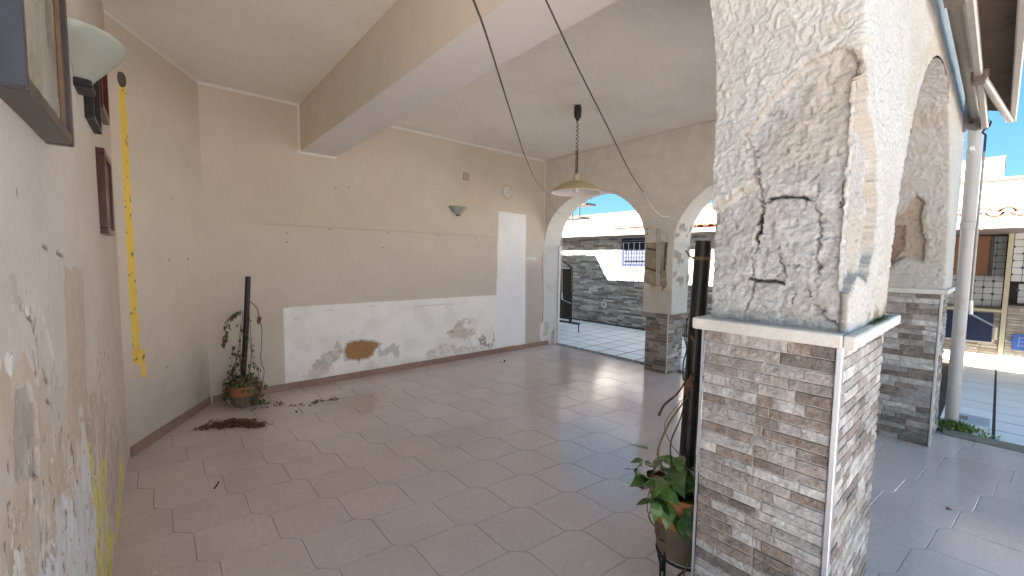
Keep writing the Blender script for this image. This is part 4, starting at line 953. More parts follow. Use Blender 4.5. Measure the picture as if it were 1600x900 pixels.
MB().tube(smooth_path(pts[6:]), .0032, 6).build('lit_end', M['wire'], t, smooth=True)  # lit stretch, brightness put into the pale colour

# ================================================================== awning, downpipe, crank rods
t = thing('awning', 'folded awning with aluminium arms and dusty brown cover above the open side', 'awning', (5.1, 0.2, 2.65))
MB().prism([(0.165, 2.715), (0.0, 2.665), (0.0, 2.70), (0.165, 2.75)], 'x', 0.6, 5.0).build('cover', M['fabric'], t)
for k in range(5): MB().box((1.6 + k * .72, 0.035, 2.668), (1.606 + k * .72, 0.20, 2.672)).build('seam', M['fabric'], t) if False else None
MB().box((0.6, -0.012, 2.60), (5.06, 0.022, 2.685), bev=.006).build('front_bar', M['alu'], t)
MB().tube([(0.6, 0.205, 2.715), (5.12, 0.205, 2.715)], .036, 16).build('roller_tube', M['alu'], t, smooth=True)
MB().box((3.72, 0.128, 2.585), (5.08, 0.166, 2.635), bev=.008).build('arm', M['alu'], t)
MB().box((0.9, 0.134, 2.60), (3.70, 0.172, 2.65), bev=.008).build('arm', M['alu'], t)
MB().tube([(3.76, .135, 2.60), (4.4, .075, 2.60), (5.0, .02, 2.605)], .021, 10).build('forearm', M['alu'], t, smooth=True)
MB().box((3.68, .112, 2.572), (3.79, .182, 2.645), bev=.012).build('elbow', M['clamp'], t)
MB().box((2.50, .15, 2.59), (2.63, .225, 2.66), bev=.012).build('elbow', M['clamp'], t)
MB().box((5.06, 0.245, 2.60), (5.16, 0.285, 2.90), bev=.006).build('wall_plate', M['alu_dark'], t)
br2 = MB().prism([(0.262, 2.88), (0.262, 2.62), (0.20, 2.585), (0.145, 2.60), (0.125, 2.65), (0.15, 2.72), (0.20, 2.80)], 'x', 5.09, 5.13).build('bracket', M['alu_dark'], t)
for y, z in ((.235, 2.82), (.225, 2.66), (.165, 2.64), (.235, 2.74)): MB().lathe([(.0005, 5.083), (.012, 5.083), (.014, 5.093)], (0, y, z), 12, 'x').build('bolt', M['darkiron'], br2)
MB().tube([(5.16, 0.12, 2.66), (5.16, 0.125, 2.62), (5.16, 0.142, 2.60), (5.16, 0.158, 2.615)], .007, 8).build('eyelet', M['darkiron'], t, smooth=True)
t = thing('crank_rod', 'long grey awning crank rod hanging beside the downpipe', 'crank rod', (5.15, 0.14, 0.9), 'awning crank rods')
MB().tube([(5.155, 0.15, 2.60), (5.15, 0.16, 2.575), (5.15, 0.142, 2.55), (5.15, 0.141, 2.40)], .008, 8).build('hook', M['bluewood'], t, smooth=True)
MB().tube([(5.15, .1415, 2.42), (5.15, .139, 1.198)], .0085, 10).build('rod', M['alu'], t, smooth=True)
MB().tube([(5.15, .139, 1.20), (5.15, .133, 1.085)], .013, 10).build('grip', M['white_plastic'], t, smooth=True)
MB().tube([(5.15, .133, 1.092), (5.15, .125, 1.082), (5.15, .01, 1.008), (5.15, -.004, .995), (5.15, -.005, .985)], .0075, 8).build('crank_arm', M['alu'], t, smooth=True)
MB().tube([(5.15, -.005, .99), (5.15, -.005, .895)], .014, 10).build('handle', M['cream_plastic'], t, smooth=True)

t = thing('downpipe', 'tall off white round downpipe standing beside the corner pillar', 'downpipe', (5.61, .205, 0))
MB().tube([(5.61, .205, -.03), (5.63, .212, 1.9)], .046, 22).build('lower_pipe', M['pipe'], t, smooth=True)
MB().tube([(5.63, .212, 1.86), (5.655, .22, 3.25)], .0495, 22).build('upper_pipe', M['pipe'], t, smooth=True)
MB().lathe([(.051, 1.82), (.055, 1.825), (.055, 1.885), (.051, 1.89)], (5.63, .212, 0), 22).build('socket_ring', M['pipe'], t, smooth=True)
# white post bracket between wall and pipe
MB().box((5.44, .21, 2.50), (5.62, .235, 2.53)).build('pipe_clip', M['white_plastic'], t)
mb = MB()
rw = random.Random(5)
for k in range(750):
    a = rw.uniform(0, 6.283); r = abs(rw.gauss(0, .10)); x = 5.50 + r * math.cos(a) * 1.0; y = .19 + r * math.sin(a) * 1.2
    if x < 5.45 and y > .27: continue
    h = rw.uniform(.02, .085) * max(.35, 1 - r * 2.5); t2 = rw.uniform(0, 6.283); wd = rw.uniform(.004, .011); ln = rw.uniform(.01, .05)
    dx_, dy_ = math.cos(t2), math.sin(t2)
    mb.add([(x - dy_ * wd, y + dx_ * wd, h * .5), (x + dy_ * wd, y - dx_ * wd, h * .5), (x + dx_ * ln, y + dy_ * ln, h), (x, y, 0)], [(0, 1, 2), (0, 3, 1)])
o = mb.build('weeds', M['weed'], None, fix=False); tag(o, 'clump of weeds growing round the foot of the downpipe', 'weeds', kind='stuff')

# ================================================================== potted climbers
def leaf_mesh(name, m, L=1.0, W=.75, curl=.25):
    out = [(0, 0), (.18, .34), (.42, .42), (.70, .26), (1.0, 0)]
    vs = []; 
    for k, (a, b) in enumerate(out):
        z = -curl * (a - .3) ** 2
        vs.append((a * L, 0, z + .02))
        if 0 < k < len(out) - 1: vs += [(a * L, b * W, z + .10 * b), (a * L, -b * W, z + .10 * b)]
    fs = [(0, 1, 2), (0, 3, 1), (1, 4, 5, 2), (1, 3, 6, 4), (4, 7, 8, 5), (4, 6, 9, 7), (7, 10, 8), (7, 9, 10)]
    return MB().add(vs, fs).mesh(name, m, smooth=False, fix=False)
LEAF = [leaf_mesh('leaf', M['leaf'], curl=c_) for c_ in (.2, .5, .9)]
LEAFY = leaf_mesh('yellow_leaf', M['leaf_y'], W=.55, curl=1.1)
DEAD = leaf_mesh('dead_leaf', M['dead'], W=.45, curl=1.6)
def put_leaf(par, name, me, p, size, az, tilt, roll=0):
    o = link(name, me, par, p); o.scale = (size, size, size)
    o.rotation_euler = Matrix.Rotation(az, 4, 'Z').to_3x3().to_4x4() .to_euler() if False else (Matrix.Rotation(az, 4, 'Z') @ Matrix.Rotation(tilt, 4, 'Y') @ Matrix.Rotation(roll, 4, 'X')).to_euler()
    return o
def pot(par, c, r, h, z0, nm='terracotta'):
    pr_ = [(.0005, z0), (r * .70, z0), (r * .74, z0 + h * .05), (r * .90, z0 + h * .55), (r * .965, z0 + h * .83), (r * .97, z0 + h * .845), (r * 1.03, z0 + h * .85), (r * 1.04, z0 + h * .98), (r * 1.02, z0 + h), (r * .95, z0 + h), (r * .92, z0 + h * .9)]
    k = 4
    MB().lathe(pr_[:k], (c[0], c[1], 0), 36).build('pot_foot', M['terracotta_dirty'], par, smooth=True)
    MB().lathe(pr_[k - 1:], (c[0], c[1], 0), 36).build('pot', M[nm], par, smooth=True)
    MB().lathe([(.0005, z0 + h * .92), (r * .5, z0 + h * .93), (r * .93, z0 + h * .9)], (c[0], c[1], 0), 24).build('soil', M['soil'], par, smooth=True)
# left one in the corner
px_, py_ = .605, 4.82
t = thing('potted_plant', 'terracotta pot with withered climber on a black stake in the corner', 'potted plant', (px_, py_, 0), 'potted climbers')
pot(t, (px_, py_), .135, .215, 0)
MB().tube([(px_ - .02, py_ + .01, .15), (px_ + .025, py_ - .01, .75), (px_ + .055, py_ - .03, 1.29)], [.024, .025, .024], 10).build('stake', M['pole'], t, smooth=True)
sd_ = Vector((math.sin(PSI), -math.cos(PSI), 0))       # across the view, towards the right
rl = random.Random(21)
def vine(par, pts, r, m='stem', leaves=0, lsz=.03, mesh=None, nm='leaf'):
    P = smooth_path(pts, 6); n_ = len(P)
    MB().tube(P, [r * (1 - .5 * k / n_) for k in range(n_)], 5).build('vine', M[m], par, smooth=True)
    return P
fol = MB(); fdry = MB()
def leaf_into(mb, p, sz, az, tl):
    Mx = Matrix.Translation(p) @ Matrix.Rotation(az, 4, 'Z') @ Matrix.Rotation(tl, 4, 'Y') @ Matrix.Scale(sz, 4)
    me = rl.choice(LEAF); mb.add([tuple(Mx @ v.co) for v in me.vertices], [tuple(f.vertices) for f in me.polygons])
c0 = Vector((px_, py_, 0))
def W(a, z, d=0.0): return c0 + sd_ * a + Vector((fw.x, fw.y, 0)).normalized() * d + Vector((0, 0, z))
for a0, a1, z1, d in ((-.06, -.01, .82, -.05), (.05, .03, .80, -.04), (-.10, .0, .66, .05), (.09, .04, .6, -.06), (.02, .06, .9, .05), (-.03, .05, .7, -.08), (.11, .05, .72, .0), (-.12, -.05, .55, -.03), (.0, .02, .95, -.06), (.07, .10, .45, -.07), (-.02, -.09, .6, -.08)):
    P = vine(t, [W(a0, .2, d), W(a0 * 1.2 + rl.uniform(-.03, .03), .35, d), W((a0 + a1) / 2 + rl.uniform(-.03, .03), (.2 + z1) / 2, d), W(a1, z1, d * .3)], rl.uniform(.003, .006), rl.choice(['stem', 'stemdark', 'stem']))
    for q in P[4:]:
        if rl.random() < .55: leaf_into(rl.choice([fol, fdry, fdry]), q + Vector((rl.uniform(-.02, .02), rl.uniform(-.02, .02), 0)), rl.uniform(.025, .05), rl.uniform(0, 6.3), rl.uniform(.2, 1.6))
P = vine(t, [W(.05, 1.05), W(.10, 1.03), W(.15, .97), W(.165, .88), W(.19, .78), W(.18, .60), W(.17, .45), W(.20, .35), W(.175, .22), W(.14, .16)], .0045, 'stemdark')
leaf_into(fdry, W(.165, .90), .07, 1.0, 1.4); leaf_into(fdry, W(.16, .87), .06, 2.0, 1.5)
P = vine(t, [W(.0, .95), W(-.06, .93), W(-.12, .88), W(-.16, .80), W(-.17, .70), W(-.20, .62)], .0035, 'stem')
for q in P[3:]:
    if rl.random() < .8: leaf_into(rl.choice([fol, fdry]), q, rl.uniform(.04, .065), rl.uniform(0, 6.3), rl.uniform(.3, 1.4))
for k in range(200):
    a = rl.uniform(0, 6.283); r = rl.uniform(.03, .17)
    leaf_into(rl.choice([fol, fol, fdry]), c0 + Vector((r * math.cos(a), r * math.sin(a), .215 + rl.uniform(-.02, .09) - max(0, r - .12) * 1.2)), rl.uniform(.03, .065), a + rl.uniform(-.8, .8), rl.uniform(.0, 1.3))
for k in range(70):
    a = rl.choice([-.17, -.15, .15, .16]) + rl.uniform(-.03, .03)
    leaf_into(rl.choice([fdry, fol]), W(a, rl.uniform(.04, .24), rl.uniform(-.08, .05)), rl.uniform(.03, .055), rl.uniform(0, 6.3), rl.uniform(.8, 1.6))
for k in range(12):
    s_ = rl.choice([-1, 1]); a = s_ * rl.uniform(.11, .15)
    vine(t, [W(a * .8, .22, -.05), W(a * 1.15, .20, -.06), W(a * 1.3 + rl.uniform(-.02, .02), .12, -.06), W(a * 1.25, .03, -.05 + rl.uniform(-.05, .05))], .0028, 'stem')
o = fol.build('foliage', M['leaf'], t, fix=False); o['kind'] = 'stuff'
o = fdry.build('withered_foliage', M['dead'], t, fix=False); o['kind'] = 'stuff'

# right one behind the near pillar, on an iron stand
qx, qy = 1.775, .855
t = thing('potted_plant', 'terracotta pot with green leaves and a tall black stake beside the near pillar', 'potted plant', (qx, qy, .17), 'potted climbers')
PZ = .185; PH = .305
pr_ = [(.0005, PZ), (.112, PZ), (.118, PZ + .015), (.138, PZ + PH * .52)]
MB().lathe(pr_, (qx, qy, 0), 40).build('pot_foot', M['terracotta_dirty'], t, smooth=True)
MB().lathe([(.138, PZ + PH * .52), (.148, PZ + PH * .84), (.149, PZ + PH * .85), (.157, PZ + PH * .86), (.159, PZ + PH * .98), (.156, PZ + PH), (.146, PZ + PH), (.142, PZ + PH * .9)], (qx, qy, 0), 40).build('pot', M['terracotta'], t, smooth=True)
MB().lathe([(.0005, PZ + PH * .93), (.08, PZ + PH * .94), (.143, PZ + PH * .9)], (qx, qy, 0), 24).build('soil', M['soil'], t, smooth=True)
MB().tube([(1.762, .856, .40), (1.772, .845, 1.0), (1.787, .832, 1.585)], [.034, .0335, .033], 16).build('stake', M['pole'], t, smooth=True)
MB().tube([(1.783, .834, 1.505), (1.783, .834, 1.518)], .0355, 16).build('tie', M['stem'], t, smooth=True)
MB().tube([Vector((1.783, .834, 1.51)) - sd_ * .03, Vector((1.783, .834, 1.52)) - sd_ * .055, Vector((1.783, .834, 1.545)) - sd_ * .07], .004, 6).build('tie_end', M['stem'], t)
c1 = Vector((qx, qy, 0)); fh = Vector((fw.x, fw.y, 0)).normalized()
def W2(a, z, d=0.0): return c1 + sd_ * a + fh * d + Vector((0, 0, z))
vine(t, [W2(-.02, .50, -.05), W2(-.10, .56, -.06), W2(-.155, .66, -.06), W2(-.12, .77, -.05), W2(-.07, .85, -.04), W2(.0, .93, -.02)], .0065, 'stem')
vine(t, [W2(-.08, .52, -.08), W2(-.10, .60, -.09), W2(-.11, .72, -.08), W2(-.06, .82, -.05), W2(-.03, .95, -.03), W2(-.035, 1.15, -.02), W2(-.03, 1.25, 0)], .004, 'stemdark')
vine(t, [W2(-.155, .83, -.05), W2(-.13, .88, -.05), W2(-.07, .93, -.04), W2(-.02, 1.0, -.02)], .006, 'stemdark')
vine(t, [W2(-.05, .50, -.1), W2(-.03, .62, -.1), W2(-.06, .70, -.08), W2(-.02, .80, -.05), W2(.02, .9, -.05)], .0035, 'stemdark')
vine(t, [W2(-.045, .98, -.03), W2(-.05, 1.05, -.03), W2(-.038, 1.12, -.03), W2(-.05, 1.18, -.03), W2(-.03, 1.27, -.02)], .0035, 'stemdark')
vine(t, [W2(.0, .47, -.155), W2(.0, .42, -.17), W2(.01, .36, -.165), W2(-.01, .29, -.155), W2(-.045, .22, -.14), W2(-.05, .10, -.12), W2(-.02, .02, -.11)], .0055, 'leaf_y')
vine(t, [W2(-.14, .50, -.06), W2(-.155, .42, -.06), W2(-.15, .36, -.06), W2(-.142, .33, -.06)], .003, 'stemdark')
for k in range(9): vine(t, [W2(rl.uniform(-.14, -.02), .5, rl.uniform(-.12, -.02)), W2(rl.uniform(-.14, .05), .53, rl.uniform(-.14, -.05)), W2(rl.uniform(-.05, .1), .50, rl.uniform(-.14, -.05)), W2(rl.uniform(-.02, .14), .47, -.1)], .0035, rl.choice(['stem', 'stemdark']))
for k in range(84):
    a = rl.uniform(-.19, .06); d = rl.uniform(-.15, .10); z = .50 + rl.uniform(-.03, .11)
    put_leaf(t, 'leaf', rl.choice(LEAF), W2(a, z, d), rl.uniform(.065, .12), rl.uniform(0, 6.283), rl.uniform(-.2, .9), rl.uniform(-.5, .5))
for a, z, d, s_, tl in ((-.155, .53, -.08, .13, 1.35), (-.165, .45, -.07, .07, 1.3), (-.11, .44, -.13, .10, 1.1), (-.07, .44, -.15, .10, 1.2), (-.03, .43, -.16, .10, 1.0), (-.125, .48, -.11, .11, .9), (-.05, .47, -.155, .10, .7), (.02, .45, -.16, .09, 1.1), (-.09, .57, -.08, .11, .3), (-.04, .58, -.09, .12, .4), (.0, .57, -.1, .11, .5), (.03, .25, -.15, .07, 1.2), (.035, .32, -.16, .07, 1.4), (-.055, .12, -.13, .06, 1.0), (-.03, .06, -.12, .09, .8), (-.01, .03, -.12, .08, .5)):
    put_leaf(t, 'leaf', rl.choice(LEAF), W2(a, z, d), s_, rl.uniform(-2.6, -1.2) + rl.uniform(-.6, .6), tl, rl.uniform(-.4, .4))
for a, z, s_ in ((-.165, .46, .09), (-.175, .42, .08), (-.15, .34, .08), (-.145, .325, .06), (-.03, 1.02, .06), (-.04, 1.0, .09), (-.03, .97, .08), (-.05, .26, .05), (-.04, 1.2, .05)): put_leaf(t, 'dead_leaf', DEAD, W2(a, z, -.07), s_, rl.uniform(0, 6), rl.uniform(1.0, 1.6), rl.uniform(-1, 1))
for k in range(26): put_leaf(t, 'dead_leaf', DEAD, W2(rl.uniform(-.14, .1), .50 + rl.uniform(-.02, .03), rl.uniform(-.13, .1)), rl.uniform(.04, .07), rl.uniform(0, 6), rl.uniform(0, 1.2), rl.uniform(-1, 1))
for a, z, d, s_ in ((-.15, .60, -.05, .10), (-.13, .64, -.04, .09), (-.08, .63, -.08, .12), (-.04, .62, -.09, .11), (-.11, .61, -.09, .12), (-.175, .56, -.06, .12), (-.19, .50, -.07, .10), (-.06, .66, -.06, .09)):
    put_leaf(t, 'leaf', rl.choice(LEAF), W2(a, z, d), s_, rl.uniform(-2.8, -.8), rl.uniform(.1, .9), rl.uniform(-.5, .5))
vine(t, [W2(-.05, .5, -.1), W2(-.12, .58, -.1), W2(-.18, .55, -.09), W2(-.20, .46, -.08), W2(-.19, .38, -.08)], .0035, 'stem')
vine(t, [W2(-.03, .52, -.1), W2(-.05, .64, -.09), W2(-.11, .72, -.08), W2(-.13, .80, -.06), W2(-.05, .90, -.04)], .003, 'stem')
t = thing('plant_stand', 'low black wrought iron stand under the near terracotta pot', 'plant stand', (qx, qy, 0))
ring = [(qx + .115 * math.cos(k * .2618), qy + .115 * math.sin(k * .2618), .175) for k in range(25)]
MB().tube(ring, .006, 6, cap=False).build('ring', M['darkiron'], t, smooth=True)
for k in range(4):
    a = 2.9 + k * 1.571; x, y = qx + .115 * math.cos(a), qy + .115 * math.sin(a)
    MB().tube([(x, y, .215), (x, y, .0)], .006, 6).build('leg', M['darkiron'], t, smooth=True)
    P = [(qx + (.115 - .05 * math.sin(u * math.pi)) * math.cos(a + .2 + u * 1.15), qy + (.115) * math.sin(a + .2 + u * 1.15), .06 + .09 * math.sin(u * math.pi)) for u in [q / 10 for q in range(11)]]
    MB().tube(P, .005, 6).build('scroll', M['darkiron'], t, smooth=True)

# ================================================================== litter on the floor
mb = MB(); rd = random.Random(9)
def litter(mb, x, y, zmax, n, rx, ry, szm):
    for k in range(n):
        a = rd.uniform(0, 6.283); r = math.sqrt(rd.random()); xx, yy = x + rx * r * math.cos(a), y + ry * r * math.sin(a)
        z = rd.random() * zmax * (1 - r) + .003; sz = rd.uniform(.4, 1) * szm; az = rd.uniform(0, 6.283); tl = rd.uniform(-.5, .5)
        Mx = Matrix.Translation((xx, yy, z)) @ Matrix.Rotation(az, 4, 'Z') @ Matrix.Rotation(tl, 4, 'Y') @ Matrix.Scale(sz, 4)
        me = rd.choice([DEAD, DEAD, LEAFY]); mb.add([tuple(Mx @ v.co) for v in me.vertices], [tuple(f.vertices) for f in me.polygons])
def Lp(a, d): return Vector((.44, 4.29, 0)) + sd_ * a + fh * d
for a, d, zm, n, rx, sz in ((-.14, -.03, .03, 90, .09, .06), (-.02, .02, .07, 170, .11, .07), (.08, .03, .05, 120, .09, .07), (.2, .0, .03, 50, .07, .09), (-.22, -.06, .02, 40, .05, .05)):
    q = Lp(a, d); litter(mb, q.x, q.y, zm, n, rx, rx * .55, sz)
for k in range(60):
    q = Lp(rd.uniform(-.25, .25), rd.uniform(-.06, .06)); az = rd.uniform(-.6, .6) - .4; l = rd.uniform(.04, .12); d_ = Vector((math.cos(az), math.sin(az), 0)) * l
    mb.tube([q + Vector((0, 0, .01)), q + d_ * .5 + Vector((0, 0, rd.uniform(.02, .05))), q + d_ + Vector((0, 0, .006))], .002, 4)
o = mb.build('leaf_pile', M['dead'], None, fix=False); tag(o, 'heap of dead leaves and stems on the floor before the corner pot', 'dead leaves', kind='stuff')
mb = MB()
for x, y, n, r in ((.86, 4.62, 22, .06), (1.0, 4.5, 16, .07), (1.19, 4.46, 40, .06), (1.34, 4.44, 34, .06), (1.10, 4.42, 12, .09), (.98, 4.30, 6, .07), (1.27, 4.33, 3, .02), (.80, 4.72, 20, .07), (.70, 4.60, 14, .08)): litter(mb, x, y, .02, n, r, r * .5, .045)
o = mb.build('scattered_leaves', M['dead'], None, fix=False); tag(o, 'trail of small dry leaves scattered right of the corner pot', 'dead leaves', kind='stuff')
def twig(pts, lab): tag(MB().tube(smooth_path(pts, 4), .005, 6).build('twig', M['stemdark'], None, smooth=True), lab, 'twig')
twig([(.215, 3.17, .006), (.235, 3.20, .014), (.245, 3.25, .006)], 'single curved dark twig lying alone on the tiles')
t = thing('rubble_piece', 'small dark chip of rubble on the floor by the white wall', 'rubble', (3.73, 4.58, 0))
MB().box((3.70, 4.56, .0), (3.75, 4.60, .028), bev=.006).build('chip', M['white_plastic'], t); MB().box((3.752, 4.555, .0), (3.775, 4.60, .03), bev=.005).build('dark_chip', M['black'], t)
mb = MB()
for k in range(60):
    x, y = rd.uniform(-.15, 4.8), rd.uniform(.9, 4.9)
    if rd.random() < .4: x, y = rd.uniform(-.2, .2), rd.uniform(2.0, 3.9)
    r = rd.uniform(.003, .010); mb.add([(x - r, y, .001), (x + r, y - r * .4, .001), (x, y + r, .001), (x, y, .004)], [(0, 1, 3), (1, 2, 3), (2, 0, 3)])
o = mb.build('plaster_crumbs', M['white_plastic'], None, fix=False); tag(o, 'tiny plaster crumbs sprinkled over the floor tiles', 'crumbs', kind='stuff')
twig([(1.85, 1.62, .004), (1.87, 1.60, .008), (1.90, 1.60, .004)], 'dark leaf crumb on the tiles before the near pot') if False else None
dl = link('dead_leaf', DEAD, None, (3.62, .12, .006)); dl.scale = (.075, .075, .075); dl.rotation_euler = (.2, .1, -.5); tag(dl, 'single dead leaf on the pale tiles right of the near pillar', 'leaf')

# ================================================================== low building across the court
WX = 8.0
t = thing('court_building', 'low stone faced building with a blue window across the court', 'building', (8.6, 5.4, 0))
MB().box((WX + .012, 2.4, 0), (10.0, 13, 2.02)).build('wall', M['joint'], t)
mb = MB(); rg = random.Random(31)
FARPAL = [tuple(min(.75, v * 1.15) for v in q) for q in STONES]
WIN = (4.86, 5.575, 1.36, 1.985)
for (x, z, l, h) in stone_rows(6.4, 2.0, rg, .036, .052, .10, .34):
    y0_, y1_ = 2.4 + x, 2.4 + x + l
    if z + h > WIN[2] - .005 and z < WIN[3] and y1_ > WIN[0] and y0_ < WIN[1]:
        if y0_ < WIN[0]: clad_stuff(mb, [(x, z, WIN[0] - y0_, h)], (WX + .012, 2.4, 0), 'y', .014, rnd_=rg)
        if y1_ > WIN[1]: clad_stuff(mb, [(WIN[1] - 2.4, z, y1_ - WIN[1], h)], (WX + .012, 2.4, 0), 'y', .014, rnd_=rg)
        continue
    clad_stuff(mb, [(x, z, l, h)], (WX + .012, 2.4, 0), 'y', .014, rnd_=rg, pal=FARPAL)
o = mb.build('stone_cladding', M['stonecol'], t); o['kind'] = 'stuff'
wn = MB().box((WX - .012, WIN[0], WIN[3] - .05), (WX + .010, WIN[1], WIN[3])).box((WX - .012, WIN[0], WIN[2]), (WX + .010, WIN[1], WIN[2] + .04)).box((WX - .012, WIN[0], WIN[2] + .041), (WX + .010, WIN[0] + .045, WIN[3] - .051)).box((WX - .012, WIN[1] - .045, WIN[2] + .041), (WX + .010, WIN[1], WIN[3] - .051)).build('window', M['bluewood'], t)
MB().box((WX + .0125, WIN[0] + .045, WIN[2] + .04), (WX + .0135, WIN[1] - .045, WIN[3] - .05)).build('shutter_back', M['bluewood'], wn)
for k in range(17):
    z = WIN[2] + .05 + k * .0305
    MB().add([(WX + .012, WIN[0] + .047, z + .024), (WX + .012, WIN[1] - .047, z + .024), (WX - .006, WIN[1] - .047, z), (WX - .006, WIN[0] + .047, z), (WX + .012, WIN[0] + .047, z + .03), (WX + .012, WIN[1] - .047, z + .03), (WX - .006, WIN[1] - .047, z + .006), (WX - .006, WIN[0] + .047, z + .006)], [(0, 1, 2, 3), (4, 5, 6, 7), (3, 2, 6, 7), (0, 3, 7, 4), (1, 2, 6, 5)]).build('shutter_slat', M['bluepale'] if 0 else M['bluewood'], wn)
MB().box((WX - .012, WIN[0] - .02, WIN[2] - .03), (WX + .004, WIN[1] + .02, WIN[2] - .003)).build('sill', M['ledge'], wn)
gr_ = MB(); gx = WX - .16
grp = thing('window_grille', 'dark metal grille standing out in front of the blue window', 'grille', (gx, 5.2, 1.0))
for k in range(6): MB().tube([(gx, WIN[0] + .02 + k * .135, 1.02), (gx, WIN[0] + .02 + k * .135, 1.90)], .0085, 6).build('bar', M['darkiron'], grp, smooth=True)
for z in (1.03, 1.62, 1.885): MB().box((gx - .007, WIN[0] - .01, z - .009), (gx + .007, WIN[1] + .02, z + .009)).build('rail', M['darkiron'], grp)
for y in (WIN[0], WIN[1] + .01):
    for z in (1.03, 1.885): MB().box((gx + .008, y - .008, z - .008), (WX, y + .008, z + .008)).build('stay', M['darkiron'], grp)
v = thing('round_vent', 'round pale vent low on the stone wall across the court', 'vent', (WX, 6.02, .44), 'round vents')
MB().lathe([(.0005, -.022), (.05, -.022), (.052, -.012)], (WX, 6.02, .44), 20, 'x').build('grille', M['gutter'], v); MB().lathe([(.052, -.02), (.055, -.03), (.075, -.03), (.08, 0)], (WX, 6.02, .44), 24, 'x').build('ring', M['white_plastic'], v, smooth=True)
# eaves: dark band under the roof, pale gutter, flat terrace
MB().box((WX - .30, 2.4, 2.022), (10.0, 13, 2.06)).build('eave_slab', M['kerb'], t)
MB().box((WX - .34, 2.4, 2.035), (WX - .302, 13, 2.115), bev=.008).build('gutter', M['gutter'], t)
MB().box((WX - .02, 2.4, 2.062), (WX + .06, 13, 2.24)).build('fascia', M['pinkwall'], t)
for y in (7.6, 6.95, 6.3, 5.75): MB().tube([(WX - .05, y, 2.06), (WX - .05, y, 2.25)], .008, 6).build('fascia_joint', M['gutter'], t)
MB().tube([(WX - .05, 6.0, 2.06), (WX - .05, 5.72, 2.24), (WX - .05, 4.9, 2.245)], .012, 6).build('pipe_run', M['gutter'], t, smooth=True)
MB().box((WX + .2, 5.42, 2.06), (WX + .5, 5.75, 2.27)).build('roof_box', mat('mauve_box', (.33, .22, .26), .7, .1, 8), t)
def roof_tiles(par, x0, x1, z0, z1, ya, yb, step=.20, r=.085):
    L = math.hypot(x1 - x0, z1 - z0); n = 7
    def barrel(name, k0, k1, rr, up_, m):
        prof = [(-rr * math.cos(math.pi * k / n) , up_ * rr * .72 * math.sin(math.pi * k / n)) for k in range(n + 1)]
        vs = []; 
        for (tt, sc_) in ((0, 1.0), (1, .86)):
            for (yy, zz) in prof: vs.append((tt * k1, yy * sc_, zz * sc_))
        for (tt, sc_) in ((0, 1.0), (1, .86)):
            for (yy, zz) in prof: vs.append((tt * k1, yy * sc_ * .84, zz * sc_ * .80))
        N1 = n + 1; fs = [(k, k + 1, N1 + k + 1, N1 + k) for k in range(n)] + [(2 * N1 + k, 2 * N1 + k + 1, 3 * N1 + k + 1, 3 * N1 + k) for k in range(n)] + [(k, k + 1, 2 * N1 + k + 1, 2 * N1 + k) for k in range(n)]
        return MB().add(vs, fs).mesh(name, m)
    tl = .38; cap = barrel('roof_tile', 0, tl, r, 1, M['rooftile']); pan = barrel('roof_tile', 0, tl, r * 1.05, -1, M['rooftile'])
    ang = -math.atan2(z1 - z0, x1 - x0)
    y = ya
    while y < yb:
        for c_ in range(int(L / .33)):
            u = c_ * .33 / L
            for me, dy, dz in ((cap, 0, .045), (pan, step / 2, .05)):
                o = link('roof_tile', me, par, (x0 + (x1 - x0) * u, y + dy + random.uniform(-.006, .006), z0 + (z1 - z0) * u + dz + c_ * .004))
                o.rotation_euler = (random.gauss(0, .02), ang, random.gauss(0, .012))
        y += step
MB().prism([(WX - .20, 2.075), (10.0, 2.245), (10.0, 2.062), (WX - .20, 2.062)], 'y', 2.4, 4.95).build('roof_deck', M['kerb'], t)
roof_tiles(t, WX - .22, WX + 1.0, 2.09, 2.19, 2.7, 4.85)
# long white wall behind with its coping, small block and tower
t = thing('white_wall', 'long sunlit white wall with clay coping behind the low roofs', 'wall', (10.2, 4, 0))
MB().box((10.0, -3.0, 0), (10.25, 14, 2.80)).build('wall_face', M['whitewall'], t)
MB().box((9.96, -3.0, 2.803), (10.29, 14, 2.85), bev=.006).build('coping', M['coping'], t)
t = thing('rooftop_block', 'small white rooftop block just above the wall behind the metal stair', 'building', (11.5, 9.2, 0))
MB().box((11.5, 7.9, 0), (12.5, 10.5, 3.02)).build('block', M['whitewall'], t); MB().box((11.46, 7.86, 3.023), (12.54, 10.54, 3.05)).build('coping', M['whitewall'], t)
t = thing('white_tower', 'square white block rising behind the wall on the right', 'building', (11.5, 0.8, 0))
MB().box((11.0, 0.06, 0), (12.5, 1.6, 3.325)).build('block', M['whitewall'], t); MB().box((10.985, 0.045, 3.328), (12.515, 1.615, 3.352)).build('coping', M['coping'], t)
# metal stair on the far roof
t = thing('metal_stair', 'rusty dark metal steps on posts above the far stone wall', 'stair', (8.5, 7.5, 2.06))
for y0_, y1_, z in ((7.36, 8.05, 2.27), (7.12, 7.86, 2.56), (6.95, 7.5, 2.90)):
    MB().box((8.35, y0_, z), (8.75, y1_, z + .05)).build('tread', M['rust'], t)
for y, z0_, z1_ in ((7.95, 2.06, 2.30), (7.40, 2.27, 2.95), (7.80, 2.27, 2.60), (7.16, 2.56, 3.10), (7.42, 2.56, 3.3), (7.66, 2.06, 2.27), (7.6, 2.56, 2.95), (7.0, 2.9, 3.35), (7.25, 2.9, 3.35)):
    MB().tube([(8.36, y, z0_), (8.36, y, z1_)], .02, 6).build('post', M['rust'], t, smooth=True)
MB().tube([(8.36, 8.1, 2.75), (8.36, 7.4, 3.25), (8.36, 6.95, 3.35)], .014, 6).build('handrail', M['rust'], t, smooth=True)
